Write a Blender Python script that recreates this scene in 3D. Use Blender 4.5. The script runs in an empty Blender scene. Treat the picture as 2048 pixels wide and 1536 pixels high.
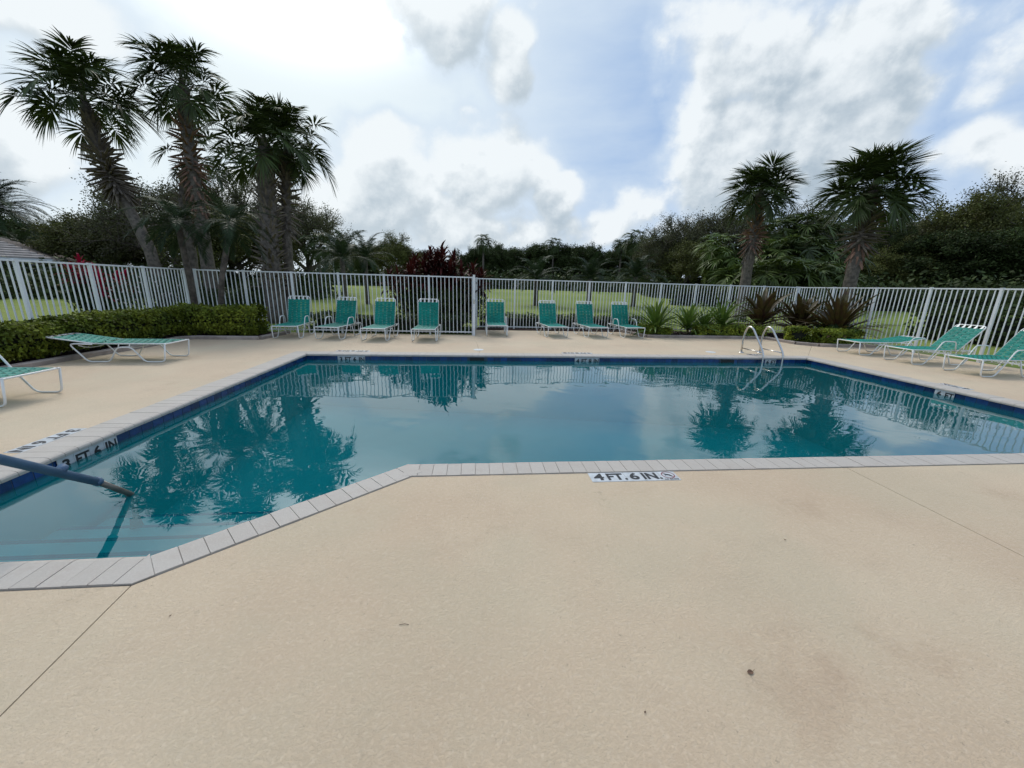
import bpy, bmesh, math, random
import numpy as np
from mathutils import Vector, Matrix, Quaternion
from mathutils.geometry import tessellate_polygon

S = bpy.context.scene
C = S.collection
PI = math.pi

# ------------------------------------------------------------------ camera
PITCH, ROLL, EYE, FPX = math.radians(14.3), math.radians(1.5), 1.56, 769.0
_F = np.array([0, math.cos(PITCH), -math.sin(PITCH)])
_U0 = np.array([0, math.sin(PITCH), math.cos(PITCH)])
_R0 = np.array([1.0, 0, 0])
_R = math.cos(ROLL) * _R0 + math.sin(ROLL) * _U0
_U = -math.sin(ROLL) * _R0 + math.cos(ROLL) * _U0
cam_d = bpy.data.cameras.new('camera')
cam = bpy.data.objects.new('camera', cam_d)
C.objects.link(cam)
cam_d.sensor_width = 36
cam_d.lens = FPX / 2048 * 36
cam_d.clip_start = 0.05
cam_d.clip_end = 3000
cam.matrix_world = Matrix(((_R[0], _U[0], -_F[0], 0), (_R[1], _U[1], -_F[1], 0), (_R[2], _U[2], -_F[2], EYE), (0, 0, 0, 1)))
S.camera = cam

def ray(x, y):
    return _F + (x - 1024) / FPX * _R - (y - 768) / FPX * _U
def G(x, y, z=0.0):                     # pixel of the survey -> point on the level z
    d = ray(x, y); t = (z - EYE) / d[2]
    return Vector((d[0] * t, d[1] * t, z))
def AT(x, y, depth):                    # pixel of the survey -> point at a depth
    d = ray(x, y) * depth
    return Vector((d[0], d[1], d[2] + EYE))
def DIR(x, y):
    d = ray(x, y); return d / np.linalg.norm(d)

TH = math.radians(5.7)                  # the pool's own axes
UX, UY = math.cos(TH), math.sin(TH)
def P(u, v, z=0.0):
    return Vector((UX * u - UY * v, UY * u + UX * v, z))
def UV(p):
    return (UX * p.x + UY * p.y, -UY * p.x + UX * p.y)

# ------------------------------------------------------------------ light
SUN_DIR = np.array([math.sin(math.radians(-27)) * math.cos(math.radians(47)), math.cos(math.radians(-27)) * math.cos(math.radians(47)), math.sin(math.radians(47))])
sun_el = math.asin(SUN_DIR[2]); sun_az = math.atan2(SUN_DIR[0], SUN_DIR[1])
sd = bpy.data.lights.new('sun', 'SUN')
sd.energy = 1.15; sd.angle = math.radians(15); sd.color = (1.0, 0.95, 0.87)
sun = bpy.data.objects.new('sun', sd); C.objects.link(sun)
sun.rotation_euler = Vector(SUN_DIR).to_track_quat('Z', 'Y').to_euler()

S.view_settings.view_transform = 'Standard'
S.view_settings.look = 'None'
S.view_settings.exposure = 0.0
S.view_settings.gamma = 1
S.view_settings.use_curve_mapping = False
S.render.engine = 'CYCLES'
S.cycles.max_bounces = 8
S.cycles.transparent_max_bounces = 12
S.cycles.diffuse_bounces = 3
S.cycles.glossy_bounces = 3
S.cycles.use_denoising = True
S.cycles.caustics_reflective = False
S.cycles.caustics_refractive = False

# ---- node helpers
def lin(nt, a, b): nt.links.new(a, b)
def put(nt, sock, v):
    if isinstance(v, bpy.types.NodeSocket): nt.links.new(v, sock)
    elif v is not None: sock.default_value = v
def math_(nt, op, a, b=None, c=None, clamp=False):
    n = nt.nodes.new('ShaderNodeMath'); n.operation = op; n.use_clamp = clamp
    put(nt, n.inputs[0], a)
    if b is not None: put(nt, n.inputs[1], b)
    if c is not None: put(nt, n.inputs[2], c)
    return n.outputs[0]
def vmath(nt, op, a, b=None):
    n = nt.nodes.new('ShaderNodeVectorMath'); n.operation = op
    put(nt, n.inputs[0], a)
    if b is not None: put(nt, n.inputs[1], b)
    return n.outputs['Value'] if op in ('LENGTH', 'DOT_PRODUCT', 'DISTANCE') else n.outputs[0]
def noise(nt, vec, scale, detail=4, rough=0.55, out='Fac', dist=0.0):
    n = nt.nodes.new('ShaderNodeTexNoise')
    if vec is not None: nt.links.new(vec, n.inputs['Vector'])
    n.inputs['Scale'].default_value = scale; n.inputs['Detail'].default_value = detail
    n.inputs['Roughness'].default_value = rough; n.inputs['Distortion'].default_value = dist
    return n.outputs[out]
def mixc(nt, f, a, b, mode='MIX'):
    n = nt.nodes.new('ShaderNodeMix'); n.data_type = 'RGBA'; n.blend_type = mode
    put(nt, n.inputs[0], f); put(nt, n.inputs[6], a); put(nt, n.inputs[7], b)
    return n.outputs[2]
def sstep(nt, x, lo, hi, tlo=0.0, thi=1.0):
    n = nt.nodes.new('ShaderNodeMapRange'); n.interpolation_type = 'SMOOTHSTEP'
    put(nt, n.inputs[0], x)
    for i, v in enumerate((lo, hi, tlo, thi)): n.inputs[i + 1].default_value = v
    return n.outputs[0]
def c4(c): return (c[0], c[1], c[2], 1.0)

# ---- sky
W = bpy.data.worlds.new('World'); S.world = W; W.use_nodes = True
W.cycles.sampling_method = 'MANUAL'; W.cycles.sample_map_resolution = 512
nt = W.node_tree; nt.nodes.clear()
wo = nt.nodes.new('ShaderNodeOutputWorld'); bg = nt.nodes.new('ShaderNodeBackground')
lin(nt, bg.outputs[0], wo.inputs[0]); bg.inputs['Strength'].default_value = 0.1
sky = nt.nodes.new('ShaderNodeTexSky'); sky.sky_type = 'NISHITA'; sky.sun_disc = False
sky.sun_elevation = sun_el; sky.sun_rotation = sun_az; sky.dust_density = 0.6; sky.ozone_density = 1.5
tc = nt.nodes.new('ShaderNodeTexCoord').outputs['Generated']

# (x0, y0, x1, y1, amount): heaps of cloud, and (negative) open sky
BLOBS = [(620, 240, 920, 500, 1.15), (830, 225, 1130, 470, 1.0), (1060, 320, 1190, 470, .9), (1130, 400, 1300, 490, .7), (620, 380, 1200, 530, .85),
         (730, -120, 1050, 130, 1.0), (940, 10, 1130, 210, .95), (1310, -60, 1660, 260, 1.05), (1290, 190, 1640, 430, 1.1),
         (1480, -40, 1930, 420, 1.05), (1880, 240, 2150, 400, .8), (1960, -20, 2180, 230, .7), (1000, -60, 1400, 10, .4),
         (-160, 150, 190, 450, 1.15), (-60, -80, 330, 130, 1.0), (350, 330, 640, 480, .9), (560, 330, 700, 420, .8), (1200, 440, 1450, 520, .5)]
HOLES = [(1100, 30, 1330, 400, .9), (420, 40, 840, 240, .7), (1870, -60, 1990, 200, .35), (170, 200, 420, 420, .3)]
grp = bpy.data.node_groups.new('cloud_density', 'ShaderNodeTree')
grp.interface.new_socket('Vector', in_out='INPUT', socket_type='NodeSocketVector')
grp.interface.new_socket('Value', in_out='OUTPUT', socket_type='NodeSocketFloat')
gi = grp.nodes.new('NodeGroupInput'); go = grp.nodes.new('NodeGroupOutput')
v0 = gi.outputs[0]
wn = noise(grp, v0, 5.0, 2, .5, 'Color')
wv = vmath(grp, 'MULTIPLY', vmath(grp, 'SUBTRACT', wn, (.5, .5, .5)), (.20, .20, .16))
vw = vmath(grp, 'ADD', v0, wv)
def blob(b):
    x0, y0, x1, y1, a = b
    cx, cy = (x0 + x1) / 2, (y0 + y1) / 2
    c = DIR(cx, cy); rh = max(np.linalg.norm(DIR(x0, cy) - DIR(x1, cy)) / 2, .02); rv = max(np.linalg.norm(DIR(cx, y0) - DIR(cx, y1)) / 2, .02)
    q = vmath(grp, 'MULTIPLY', vmath(grp, 'SUBTRACT', vw, tuple(c)), (1 / rh, 1 / rh, 1 / rv))
    return sstep(grp, vmath(grp, 'LENGTH', q), 0.35, 1.35, a, 0.0)
acc = None
for b in BLOBS:
    m = blob(b); acc = m if acc is None else math_(grp, 'MAXIMUM', acc, m)
for b in HOLES:
    acc = math_(grp, 'SUBTRACT', acc, blob(b))
big = noise(grp, vmath(grp, 'MULTIPLY', v0, (1, 1, 1.35)), 4.4, 9, .57)
vor = grp.nodes.new('ShaderNodeTexVoronoi'); vor.feature = 'SMOOTH_F1'; vor.inputs['Scale'].default_value = 13; vor.inputs['Smoothness'].default_value = .5
lin(grp, vmath(grp, 'ADD', v0, vmath(grp, 'MULTIPLY', vmath(grp, 'SUBTRACT', noise(grp, v0, 16, 5, .6, 'Color'), (.5, .5, .5)), (.11, .11, .11))), vor.inputs['Vector'])
puff = math_(grp, 'MULTIPLY', math_(grp, 'SUBTRACT', .45, vor.outputs['Distance']), .80)
den = math_(grp, 'ADD', math_(grp, 'ADD', math_(grp, 'MULTIPLY', math_(grp, 'SUBTRACT', big, .5), 2.0), puff), math_(grp, 'SUBTRACT', acc, .26))
lin(grp, den, go.inputs[0])
def dens(vec):
    n = nt.nodes.new('ShaderNodeGroup'); n.node_tree = grp; lin(nt, vec, n.inputs[0]); return n.outputs[0]
sdv = tuple(SUN_DIR)
toward = vmath(nt, 'NORMALIZE', vmath(nt, 'SUBTRACT', sdv, tc))
def off(k, up=0.0):
    n = nt.nodes.new('ShaderNodeVectorMath'); n.operation = 'SCALE'; lin(nt, toward, n.inputs[0]); n.inputs['Scale'].default_value = k
    return vmath(nt, 'ADD', vmath(nt, 'ADD', tc, n.outputs[0]), (0, 0, up))
d0 = dens(tc); d1 = dens(off(.012, .008)); d2 = dens(off(.050, .036))
cover = sstep(nt, d0, -0.12, 0.40)
lit = sstep(nt, math_(nt, 'ADD', math_(nt, 'MULTIPLY', math_(nt, 'SUBTRACT', d0, d1), 1.0), math_(nt, 'MULTIPLY', math_(nt, 'SUBTRACT', d0, d2), .55)), -.55, .62)
thick = sstep(nt, math_(nt, 'ADD', math_(nt, 'MULTIPLY', d0, .5), math_(nt, 'MULTIPLY', d2, .5)), 0.0, 1.15)
shade = math_(nt, 'SUBTRACT', math_(nt, 'ADD', math_(nt, 'MULTIPLY', lit, .90), .34), math_(nt, 'MULTIPLY', thick, .58), clamp=True)
ccol = mixc(nt, shade, c4((4.4, 5.3, 6.1)), c4((8.9, 9.4, 9.7)))
glowdir = tuple(DIR(430, 60))
cosun = vmath(nt, 'DOT_PRODUCT', tc, glowdir)
glow = sstep(nt, cosun, .64, 1.04)
veiln = noise(nt, vmath(nt, 'MULTIPLY', tc, (1, 1, 3.5)), 2.2, 5, .6)
skyc = mixc(nt, 1.0, sky.outputs[0], c4((.42, .52, .62)), 'MULTIPLY')
skyc = mixc(nt, .75, skyc, c4((3.7, 5.6, 8.9)))
sep = nt.nodes.new('ShaderNodeSeparateXYZ'); lin(nt, tc, sep.inputs[0])
low = sstep(nt, sep.outputs[2], 0.0, .38, .75, 0.0)
veil = math_(nt, 'MAXIMUM', sstep(nt, veiln, .35, .75, .10, .60), low)
clear = mixc(nt, veil, skyc, c4((6.6, 7.7, 8.9)))
clear = mixc(nt, math_(nt, 'MULTIPLY', glow, .9), clear, c4((8.8, 9.7, 9.9)))
clear = mixc(nt, sstep(nt, d0, -.60, .05, 0.0, .62), clear, c4((6.2, 7.4, 8.9)))
full = mixc(nt, math_(nt, 'MULTIPLY', cover, .95), clear, ccol)
full = mixc(nt, math_(nt, 'MULTIPLY', glow, .18), full, c4((9.2, 9.9, 10.0)))
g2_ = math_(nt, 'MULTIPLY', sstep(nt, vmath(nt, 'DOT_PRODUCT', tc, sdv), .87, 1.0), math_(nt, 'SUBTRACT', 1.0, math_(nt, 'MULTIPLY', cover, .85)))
full = mixc(nt, math_(nt, 'POWER', g2_, 2.0), full, c4((36, 36, 35)))  # extra sun glow, added to brighten the reflections in the water
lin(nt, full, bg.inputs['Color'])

# ------------------------------------------------------------------ materials
MAT = {}
def mat(name, col, rough=.6, var=.0, vscale=4.0, bump=0.0, bscale=30.0, col2=None, metal=0.0, rnd=0.0, spec=.5, island=0.0, trans=0.0, detail=5, bdist=.01):
    m = bpy.data.materials.new(name); m.use_nodes = True
    t = m.node_tree; b = t.nodes['Principled BSDF']
    b.inputs['Roughness'].default_value = rough; b.inputs['Metallic'].default_value = metal
    b.inputs['Specular IOR Level'].default_value = spec
    o = t.nodes.new('ShaderNodeTexCoord').outputs['Object']
    if rnd > 0:   # shift the pattern from copy to copy
        oi = t.nodes.new('ShaderNodeObjectInfo')
        o = vmath(t, 'ADD', o, vmath(t, 'MULTIPLY', oi.outputs['Location'], (3.7, 2.3, 1.9)))
    c = c4(col)
    if var > 0 or col2 is not None:
        n = noise(t, o, vscale, detail, .6)
        f = sstep(t, n, .32, .68)
        if col2 is None: col2 = tuple(x * (1 - var) for x in col)
        c = mixc(t, f, c4(col2), c4(col))
    if rnd > 0:
        f = math_(t, 'ADD', math_(t, 'MULTIPLY', oi.outputs['Random'], 2 * rnd), 1 - rnd)
        cb = t.nodes.new('ShaderNodeCombineColor')
        for i in range(3): lin(t, f, cb.inputs[i])
        c = mixc(t, 1.0, c, cb.outputs[0], 'MULTIPLY')
    if island > 0:
        gi_ = t.nodes.new('ShaderNodeNewGeometry')
        f = math_(t, 'ADD', math_(t, 'MULTIPLY', gi_.outputs['Random Per Island'], 2 * island), 1 - island)
        cb = t.nodes.new('ShaderNodeCombineColor')
        for i in range(3): lin(t, f, cb.inputs[i])
        c = mixc(t, 1.0, c, cb.outputs[0], 'MULTIPLY')
    put(t, b.inputs['Base Color'], c)
    if bump > 0:
        bn = t.nodes.new('ShaderNodeBump'); bn.inputs['Strength'].default_value = bump; bn.inputs['Distance'].default_value = bdist
        lin(t, noise(t, o, bscale, 6, .65), bn.inputs['Height']); lin(t, bn.outputs[0], b.inputs['Normal'])
    if trans > 0:
        tr = t.nodes.new('ShaderNodeBsdfTranslucent'); put(t, tr.inputs[0], c)
        mx = t.nodes.new('ShaderNodeMixShader'); mx.inputs[0].default_value = trans
        out = t.nodes['Material Output']
        lin(t, b.outputs[0], mx.inputs[1]); lin(t, tr.outputs[0], mx.inputs[2]); lin(t, mx.outputs[0], out.inputs[0])
    MAT[name] = m
    return m

mat('white_paint', (.72, .73, .72), .45, .10, 2.0)
mat('fence_paint', (.74, .76, .77), .4, .12, 1.6, rnd=.05)
mat('frame_paint', (.80, .80, .77), .35, .10, 5.0)
mat('strap_teal', (.006, .240, .185), .55, .25, 3.0, rnd=.10, island=.08, spec=.22)
mat('steel', (.62, .60, .57), .22, .10, 20, metal=1.0)
mat('rail_sleeve', (.075, .140, .235), .55, .2, 15, bump=.15, bscale=120)
mat('rail_metal', (.20, .18, .15), .4, .3, 12, metal=.6)
mat('tile_blue', (.010, .052, .185), .18, .35, 9.0, rnd=.35)
mat('grout', (.06, .09, .13), .8, .2, 10)
mat('marker_tile', (.58, .60, .61), .35, .25, 14, rnd=.05)
mat('marker_ink', (.012, .012, .014), .5, .3, 20)
mat('marker_red', (.20, .02, .025), .5)
mat('skimmer_dark', (.006, .007, .008), .6)
mat('mulch', (.055, .022, .016), .95, .6, 22, bump=1.0, bscale=40, bdist=.05)
mat('kerb', (.36, .30, .26), .85, .35, 3.0, bump=.5, bscale=50, rnd=.12)
mat('bark', (.13, .105, .085), .9, .5, 5.0, bump=.8, bscale=18, bdist=.04)
mat('palm_trunk', (.165, .135, .11), .95, .55, 7.0, bump=1.0, bscale=22, bdist=.05)
mat('boot', (.165, .130, .10), .9, .45, 6.0, rnd=.35, bump=.5, bscale=40)
mat('boot_red', (.23, .125, .085), .9, .5, 6.0, rnd=.35, bump=.5, bscale=40)
mat('palm_leaf', (.062, .090, .024), .5, .35, 1.2, island=.30, trans=.18, rnd=.15, spec=.30)
mat('palm_leaf_dry', (.20, .15, .08), .8, .35, 1.2, island=.30, trans=.15, rnd=.15, spec=.12)
mat('palm_leaf_bright', (.105, .150, .030), .5, .5, .8, island=.4, trans=.2, rnd=.2, spec=.30)
mat('feather_leaf', (.038, .062, .028), .5, .3, 1.5, island=.3, trans=.2, rnd=.15, spec=.12)
mat('oak_leaf', (.125, .135, .040), .6, .4, .7, island=.45, trans=.2, rnd=.2, spec=.12)
mat('oak_leaf_grey', (.125, .13, .065), .6, .4, .7, island=.45, trans=.25, rnd=.2, spec=.12)
mat('dense_leaf', (.055, .078, .024), .6, .4, .7, island=.45, trans=.15, rnd=.2, spec=.12)
mat('hedge_leaf', (.180, .205, .022), .5, .0, 1.6, island=.55, trans=.22, col2=(.065, .095, .014), spec=.12)
mat('hedge_dark', (.030, .055, .016), .55, .4, 1.6, island=.4, trans=.15, spec=.12)
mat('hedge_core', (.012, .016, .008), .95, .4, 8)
mat('ground_leaf', (.27, .31, .035), .5, .0, 3.0, island=.4, trans=.2, col2=(.075, .12, .02), spec=.12)
mat('red_leaf', (.080, .016, .013), .5, .5, 2.0, island=.5, trans=.2, rnd=.2, spec=.12)
mat('pink_leaf', (.38, .012, .05), .5, .4, 3.0, island=.4, trans=.25, spec=.12)
mat('bronze_leaf', (.060, .028, .018), .45, .0, 3.0, island=.4, trans=.15, col2=(.075, .070, .018), spec=.30)
mat('spiky_leaf', (.12, .20, .035), .45, .4, 3.0, island=.35, trans=.2, spec=.30)
mat('pale_flower', (.65, .52, .56), .6, .2, 8, trans=.2)
mat('roof_tile', (.42, .37, .34), .85, .30, 3)
mat('house_wall', (.50, .47, .42), .8, .15, 1.5)
mat('house_white', (.70, .72, .73), .6, .08, 2)
mat('house_glass', (.012, .018, .035), .08)
mat('dry_leaf', (.16, .085, .05), .8, .4, 30, island=.3)
mat('joint_dark', (.10, .075, .055), .95, .4, 10)
mat('stalk', (.17, .12, .06), .7, .3, 9)
mat('grey_pole', (.35, .35, .34), .5)

# deck: tan textured coating, troweled flat islands, stains
def deck_mat():
    m = bpy.data.materials.new('deck_coating'); m.use_nodes = True; t = m.node_tree; b = t.nodes['Principled BSDF']
    g = t.nodes.new('ShaderNodeNewGeometry').outputs['Position']
    big_ = noise(t, g, .45, 4, .6); mid = noise(t, g, 2.6, 6, .68); fine = noise(t, g, 42, 3, .6); sp = noise(t, g, 9, 5, .7)
    c = mixc(t, sstep(t, big_, .3, .7), c4((.545, .408, .278)), c4((.615, .488, .340)))
    c = mixc(t, math_(t, 'MULTIPLY', sstep(t, mid, .50, .80), .35), c, c4((.430, .315, .215)))
    c = mixc(t, math_(t, 'MULTIPLY', sstep(t, fine, .45, .75), .28), c, c4((.70, .58, .43)))
    st = noise(t, vmath(t, 'ADD', g, (13.1, 4.2, 0)), 1.15, 6, .7)
    c = mixc(t, math_(t, 'MULTIPLY', sstep(t, st, .57, .70), .24), c, c4((.36, .225, .14)))
    c = mixc(t, math_(t, 'MULTIPLY', sstep(t, sp, .62, .74), .30), c, c4((.27, .21, .15)))
    pit = noise(t, vmath(t, 'ADD', g, (3.3, 9.1, 0)), 34, 6, .75)
    c = mixc(t, math_(t, 'MULTIPLY', sstep(t, pit, .60, .68), .50), c, c4((.24, .19, .14)))
    gr = noise(t, vmath(t, 'ADD', g, (7.3, 1.1, 0)), .8, 5, .6)
    c = mixc(t, math_(t, 'MULTIPLY', sstep(t, gr, .42, .66), .38), c, c4((.50, .43, .30)))
    c = mixc(t, math_(t, 'MULTIPLY', sstep(t, noise(t, vmath(t, 'ADD', g, (1.7, 21.1, 0)), 3.6, 6, .8), .62, .72), .45), c, c4((.34, .26, .18)))
    lin(t, c, b.inputs['Base Color'])
    b.inputs['Specular IOR Level'].default_value = .35
    lin(t, sstep(t, fine, .3, .7, .80, .62), b.inputs['Roughness'])
    vo = t.nodes.new('ShaderNodeTexVoronoi'); vo.inputs['Scale'].default_value = 80; vo.feature = 'SMOOTH_F1'
    gw = vmath(t, 'ADD', g, vmath(t, 'MULTIPLY', noise(t, g, 30, 2, .5, 'Color'), (.03, .03, .0)))
    lin(t, gw, vo.inputs['Vector'])
    isl = sstep(t, noise(t, g, 75, 6, .70), .42, .62)
    hgt = math_(t, 'ADD', isl, math_(t, 'MULTIPLY', vo.outputs['Distance'], .5))
    hgt = math_(t, 'ADD', hgt, math_(t, 'MULTIPLY', noise(t, g, 260, 2, .6), .30))
    bn = t.nodes.new('ShaderNodeBump'); bn.inputs['Strength'].default_value = .6; bn.inputs['Distance'].default_value = .0026
    lin(t, hgt, bn.inputs['Height']); lin(t, bn.outputs[0], b.inputs['Normal'])
    MAT['deck'] = m
deck_mat()
def coping_mat():
    m = bpy.data.materials.new('coping_brick'); m.use_nodes = True; t = m.node_tree; b = t.nodes['Principled BSDF']
    g = t.nodes.new('ShaderNodeNewGeometry').outputs['Position']
    oi = t.nodes.new('ShaderNodeObjectInfo')
    a = noise(t, g, 7, 6, .7); f = noise(t, g, 90, 3, .6)
    c = mixc(t, oi.outputs['Random'], c4((.44, .395, .345)), c4((.475, .43, .378)))
    c = mixc(t, math_(t, 'MULTIPLY', sstep(t, a, .45, .75), .45), c, c4((.40, .33, .275)))
    c = mixc(t, math_(t, 'MULTIPLY', sstep(t, f, .45, .8), .3), c, c4((.62, .58, .53)))
    lin(t, c, b.inputs['Base Color']); b.inputs['Roughness'].default_value = .75
    bn = t.nodes.new('ShaderNodeBump'); bn.inputs['Strength'].default_value = .5; bn.inputs['Distance'].default_value = .003
    lin(t, math_(t, 'ADD', f, a), bn.inputs['Height']); lin(t, bn.outputs[0], b.inputs['Normal'])
    MAT['coping'] = m
coping_mat()
def lawn_mat():
    m = bpy.data.materials.new('lawn'); m.use_nodes = True; t = m.node_tree; b = t.nodes['Principled BSDF']
    g = t.nodes.new('ShaderNodeNewGeometry').outputs['Position']
    a = noise(t, g, .12, 5, .6); f = noise(t, g, 3.0, 6, .7)
    c = mixc(t, sstep(t, a, .35, .65), c4((.150, .205, .036)), c4((.225, .265, .062)))
    c = mixc(t, math_(t, 'MULTIPLY', sstep(t, f, .4, .75), .5), c, c4((.085, .11, .035)))
    lin(t, c, b.inputs['Base Color']); b.inputs['Roughness'].default_value = .9; b.inputs['Specular IOR Level'].default_value = .15
    bn = t.nodes.new('ShaderNodeBump'); bn.inputs['Strength'].default_value = .8; bn.inputs['Distance'].default_value = .05
    lin(t, f, bn.inputs['Height']); lin(t, bn.outputs[0], b.inputs['Normal'])
    MAT['lawn'] = m
lawn_mat()
def plaster_mat():
    m = bpy.data.materials.new('pool_plaster'); m.use_nodes = True; t = m.node_tree; b = t.nodes['Principled BSDF']
    g = t.nodes.new('ShaderNodeNewGeometry').outputs['Position']
    c = mixc(t, sstep(t, noise(t, g, .8, 4, .6), .3, .7), c4((.095, .60, .60)), c4((.12, .67, .66)))
    lin(t, c, b.inputs['Base Color']); b.inputs['Roughness'].default_value = .9
    MAT['plaster'] = m
plaster_mat()
def water_mat():
    m = bpy.data.materials.new('pool_water'); m.use_nodes = True; t = m.node_tree; t.nodes.clear()
    out = t.nodes.new('ShaderNodeOutputMaterial')
    g = t.nodes.new('ShaderNodeNewGeometry').outputs['Position']
    w1 = noise(t, vmath(t, 'MULTIPLY', g, (1.0, 1.25, 1)), 1.5, 2, .45, dist=.6)
    w2 = noise(t, vmath(t, 'MULTIPLY', g, (1.0, 1.3, 1)), 4.2, 2, .5, dist=.4)
    amp = sstep(t, noise(t, g, .35, 2, .5), .40, .64, .25, 1.0)
    hgt = math_(t, 'ADD', w1, math_(t, 'MULTIPLY', math_(t, 'MULTIPLY', w2, .11), amp))
    bn = t.nodes.new('ShaderNodeBump'); bn.inputs['Strength'].default_value = 1.0; bn.inputs['Distance'].default_value = .0038
    lin(t, hgt, bn.inputs['Height'])
    gl = t.nodes.new('ShaderNodeBsdfGlossy'); gl.inputs['Roughness'].default_value = 0.0; gl.inputs['Color'].default_value = (.93, .97, 1, 1)
    lin(t, bn.outputs[0], gl.inputs['Normal'])
    tr = t.nodes.new('ShaderNodeBsdfTransparent'); tr.inputs[0].default_value = (.42, .90, .93, 1)
    fr = t.nodes.new('ShaderNodeFresnel'); fr.inputs['IOR'].default_value = 1.82; lin(t, bn.outputs[0], fr.inputs['Normal'])
    df = t.nodes.new('ShaderNodeBsdfDiffuse'); df.inputs[0].default_value = (.004, .275, .325, 1)   # light scattered back by the water itself
    bd = t.nodes.new('ShaderNodeMixShader'); bd.inputs[0].default_value = .24; lin(t, tr.outputs[0], bd.inputs[1]); lin(t, df.outputs[0], bd.inputs[2])
    mx = t.nodes.new('ShaderNodeMixShader'); lin(t, fr.outputs[0], mx.inputs[0]); lin(t, bd.outputs[0], mx.inputs[1]); lin(t, gl.outputs[0], mx.inputs[2])
    lin(t, mx.outputs[0], out.inputs[0])
    MAT['water'] = m
water_mat()

# ------------------------------------------------------------------ mesh helpers
class MB:
    def __init__(s): s.v = []; s.f = []; s.sm = False
    def add(s, vs, fs):
        o = len(s.v); s.v += [tuple(p) for p in vs]; s.f += [tuple(i + o for i in f) for f in fs]
    def box(s, x0, y0, z0, x1, y1, z1):
        s.add([(x0, y0, z0), (x1, y0, z0), (x1, y1, z0), (x0, y1, z0), (x0, y0, z1), (x1, y0, z1), (x1, y1, z1), (x0, y1, z1)],
              [(0, 3, 2, 1), (4, 5, 6, 7), (0, 1, 5, 4), (1, 2, 6, 5), (2, 3, 7, 6), (3, 0, 4, 7)])
    def tube(s, pts, r, n=8, cap=True):
        pts = [Vector(p) for p in pts]; rs = r if isinstance(r, (list, tuple)) else [r] * len(pts)
        d = (pts[1] - pts[0]).normalized(); ref = Vector((0, 0, 1)) if abs(d.z) < .9 else Vector((1, 0, 0))
        a = d.cross(ref).normalized(); vs = []; m = len(pts)
        for i, p in enumerate(pts):
            if i == 0: t = pts[1] - p
            elif i == m - 1: t = p - pts[-2]
            else: t = (pts[i + 1] - p).normalized() + (p - pts[i - 1]).normalized()
            t = t.normalized() if t.length > 1e-9 else d
            a = (a - t * a.dot(t)); a = a.normalized() if a.length > 1e-6 else t.orthogonal().normalized()
            b = t.cross(a)
            for k in range(n):
                q = 2 * PI * k / n; vs.append(p + (a * math.cos(q) + b * math.sin(q)) * rs[i])
        fs = [(i * n + k, i * n + (k + 1) % n, (i + 1) * n + (k + 1) % n, (i + 1) * n + k) for i in range(m - 1) for k in range(n)]
        if cap: fs += [tuple(range(n - 1, -1, -1)), tuple((m - 1) * n + k for k in range(n))]
        s.add(vs, fs)
    def prism(s, poly, z0, z1):
        n = len(poly); area = sum(poly[i][0] * poly[(i + 1) % n][1] - poly[(i + 1) % n][0] * poly[i][1] for i in range(n))
        if area < 0: poly = poly[::-1]
        tri = tessellate_polygon([[Vector((p[0], p[1], 0)) for p in poly]])
        def up(t):
            a, b, c = [poly[i] for i in t]
            return t if (b[0] - a[0]) * (c[1] - a[1]) - (b[1] - a[1]) * (c[0] - a[0]) > 0 else (t[0], t[2], t[1])
        tri = [up(t) for t in tri]
        s.add([(p[0], p[1], z1) for p in poly] + [(p[0], p[1], z0) for p in poly],
              tri + [tuple(i + n for i in reversed(t)) for t in tri] + [(i + n, (i + 1) % n + n, (i + 1) % n, i) for i in range(n)])
    def mesh(s, name, m, smooth=False):
        me = bpy.data.meshes.new(name); me.from_pydata(s.v, [], s.f); me.materials.append(MAT[m])
        if smooth: me.polygons.foreach_set('use_smooth', [True] * len(me.polygons))
        me.update(); return me
def link(name, me, parent=None, loc=None, rot=None, scale=None):
    o = bpy.data.objects.new(name, me); C.objects.link(o)
    if parent is not None: o.parent = parent
    if loc is not None: o.location = loc
    if rot is not None: o.rotation_euler = rot
    if scale is not None: o.scale = (scale,) * 3 if isinstance(scale, (int, float)) else scale
    return o
def thing(name, label, cat, loc=(0, 0, 0), rz=0.0, group=None, me=None):
    o = link(name, me, None, loc, (0, 0, rz)); o['label'] = label; o['category'] = cat
    if group: o['group'] = group
    return o
def struct(name, me): o = link(name, me); o['kind'] = 'structure'; return o
def quads_mesh(name, V, m):             # V: (n,4,3) array
    n = len(V); me = bpy.data.meshes.new(name)
    me.vertices.add(n * 4); me.vertices.foreach_set('co', np.asarray(V, dtype=np.float32).reshape(-1))
    me.loops.add(n * 4); me.loops.foreach_set('vertex_index', np.arange(n * 4, dtype=np.int32))
    me.polygons.add(n); me.polygons.foreach_set('loop_start', np.arange(0, n * 4, 4, dtype=np.int32))
    try: me.polygons.foreach_set('loop_total', np.full(n, 4, dtype=np.int32))
    except Exception: pass
    me.materials.append(MAT[m]); me.update(calc_edges=True); return me
def smooth_path(pts, r=.06, k=4):       # round the corners of a tube path
    pts = [Vector(p) for p in pts]; out = [pts[0]]
    for i in range(1, len(pts) - 1):
        a, b, c = pts[i - 1], pts[i], pts[i + 1]
        la, lc = (a - b).length, (c - b).length; ra = min(r, la * .45); rc = min(r, lc * .45)
        p0 = b + (a - b) * (ra / la); p1 = b + (c - b) * (rc / lc)
        for j in range(k + 1):
            t = j / k; out.append(p0 * (1 - t) ** 2 + b * 2 * t * (1 - t) + p1 * t * t)
    out.append(pts[-1]); return out

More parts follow.
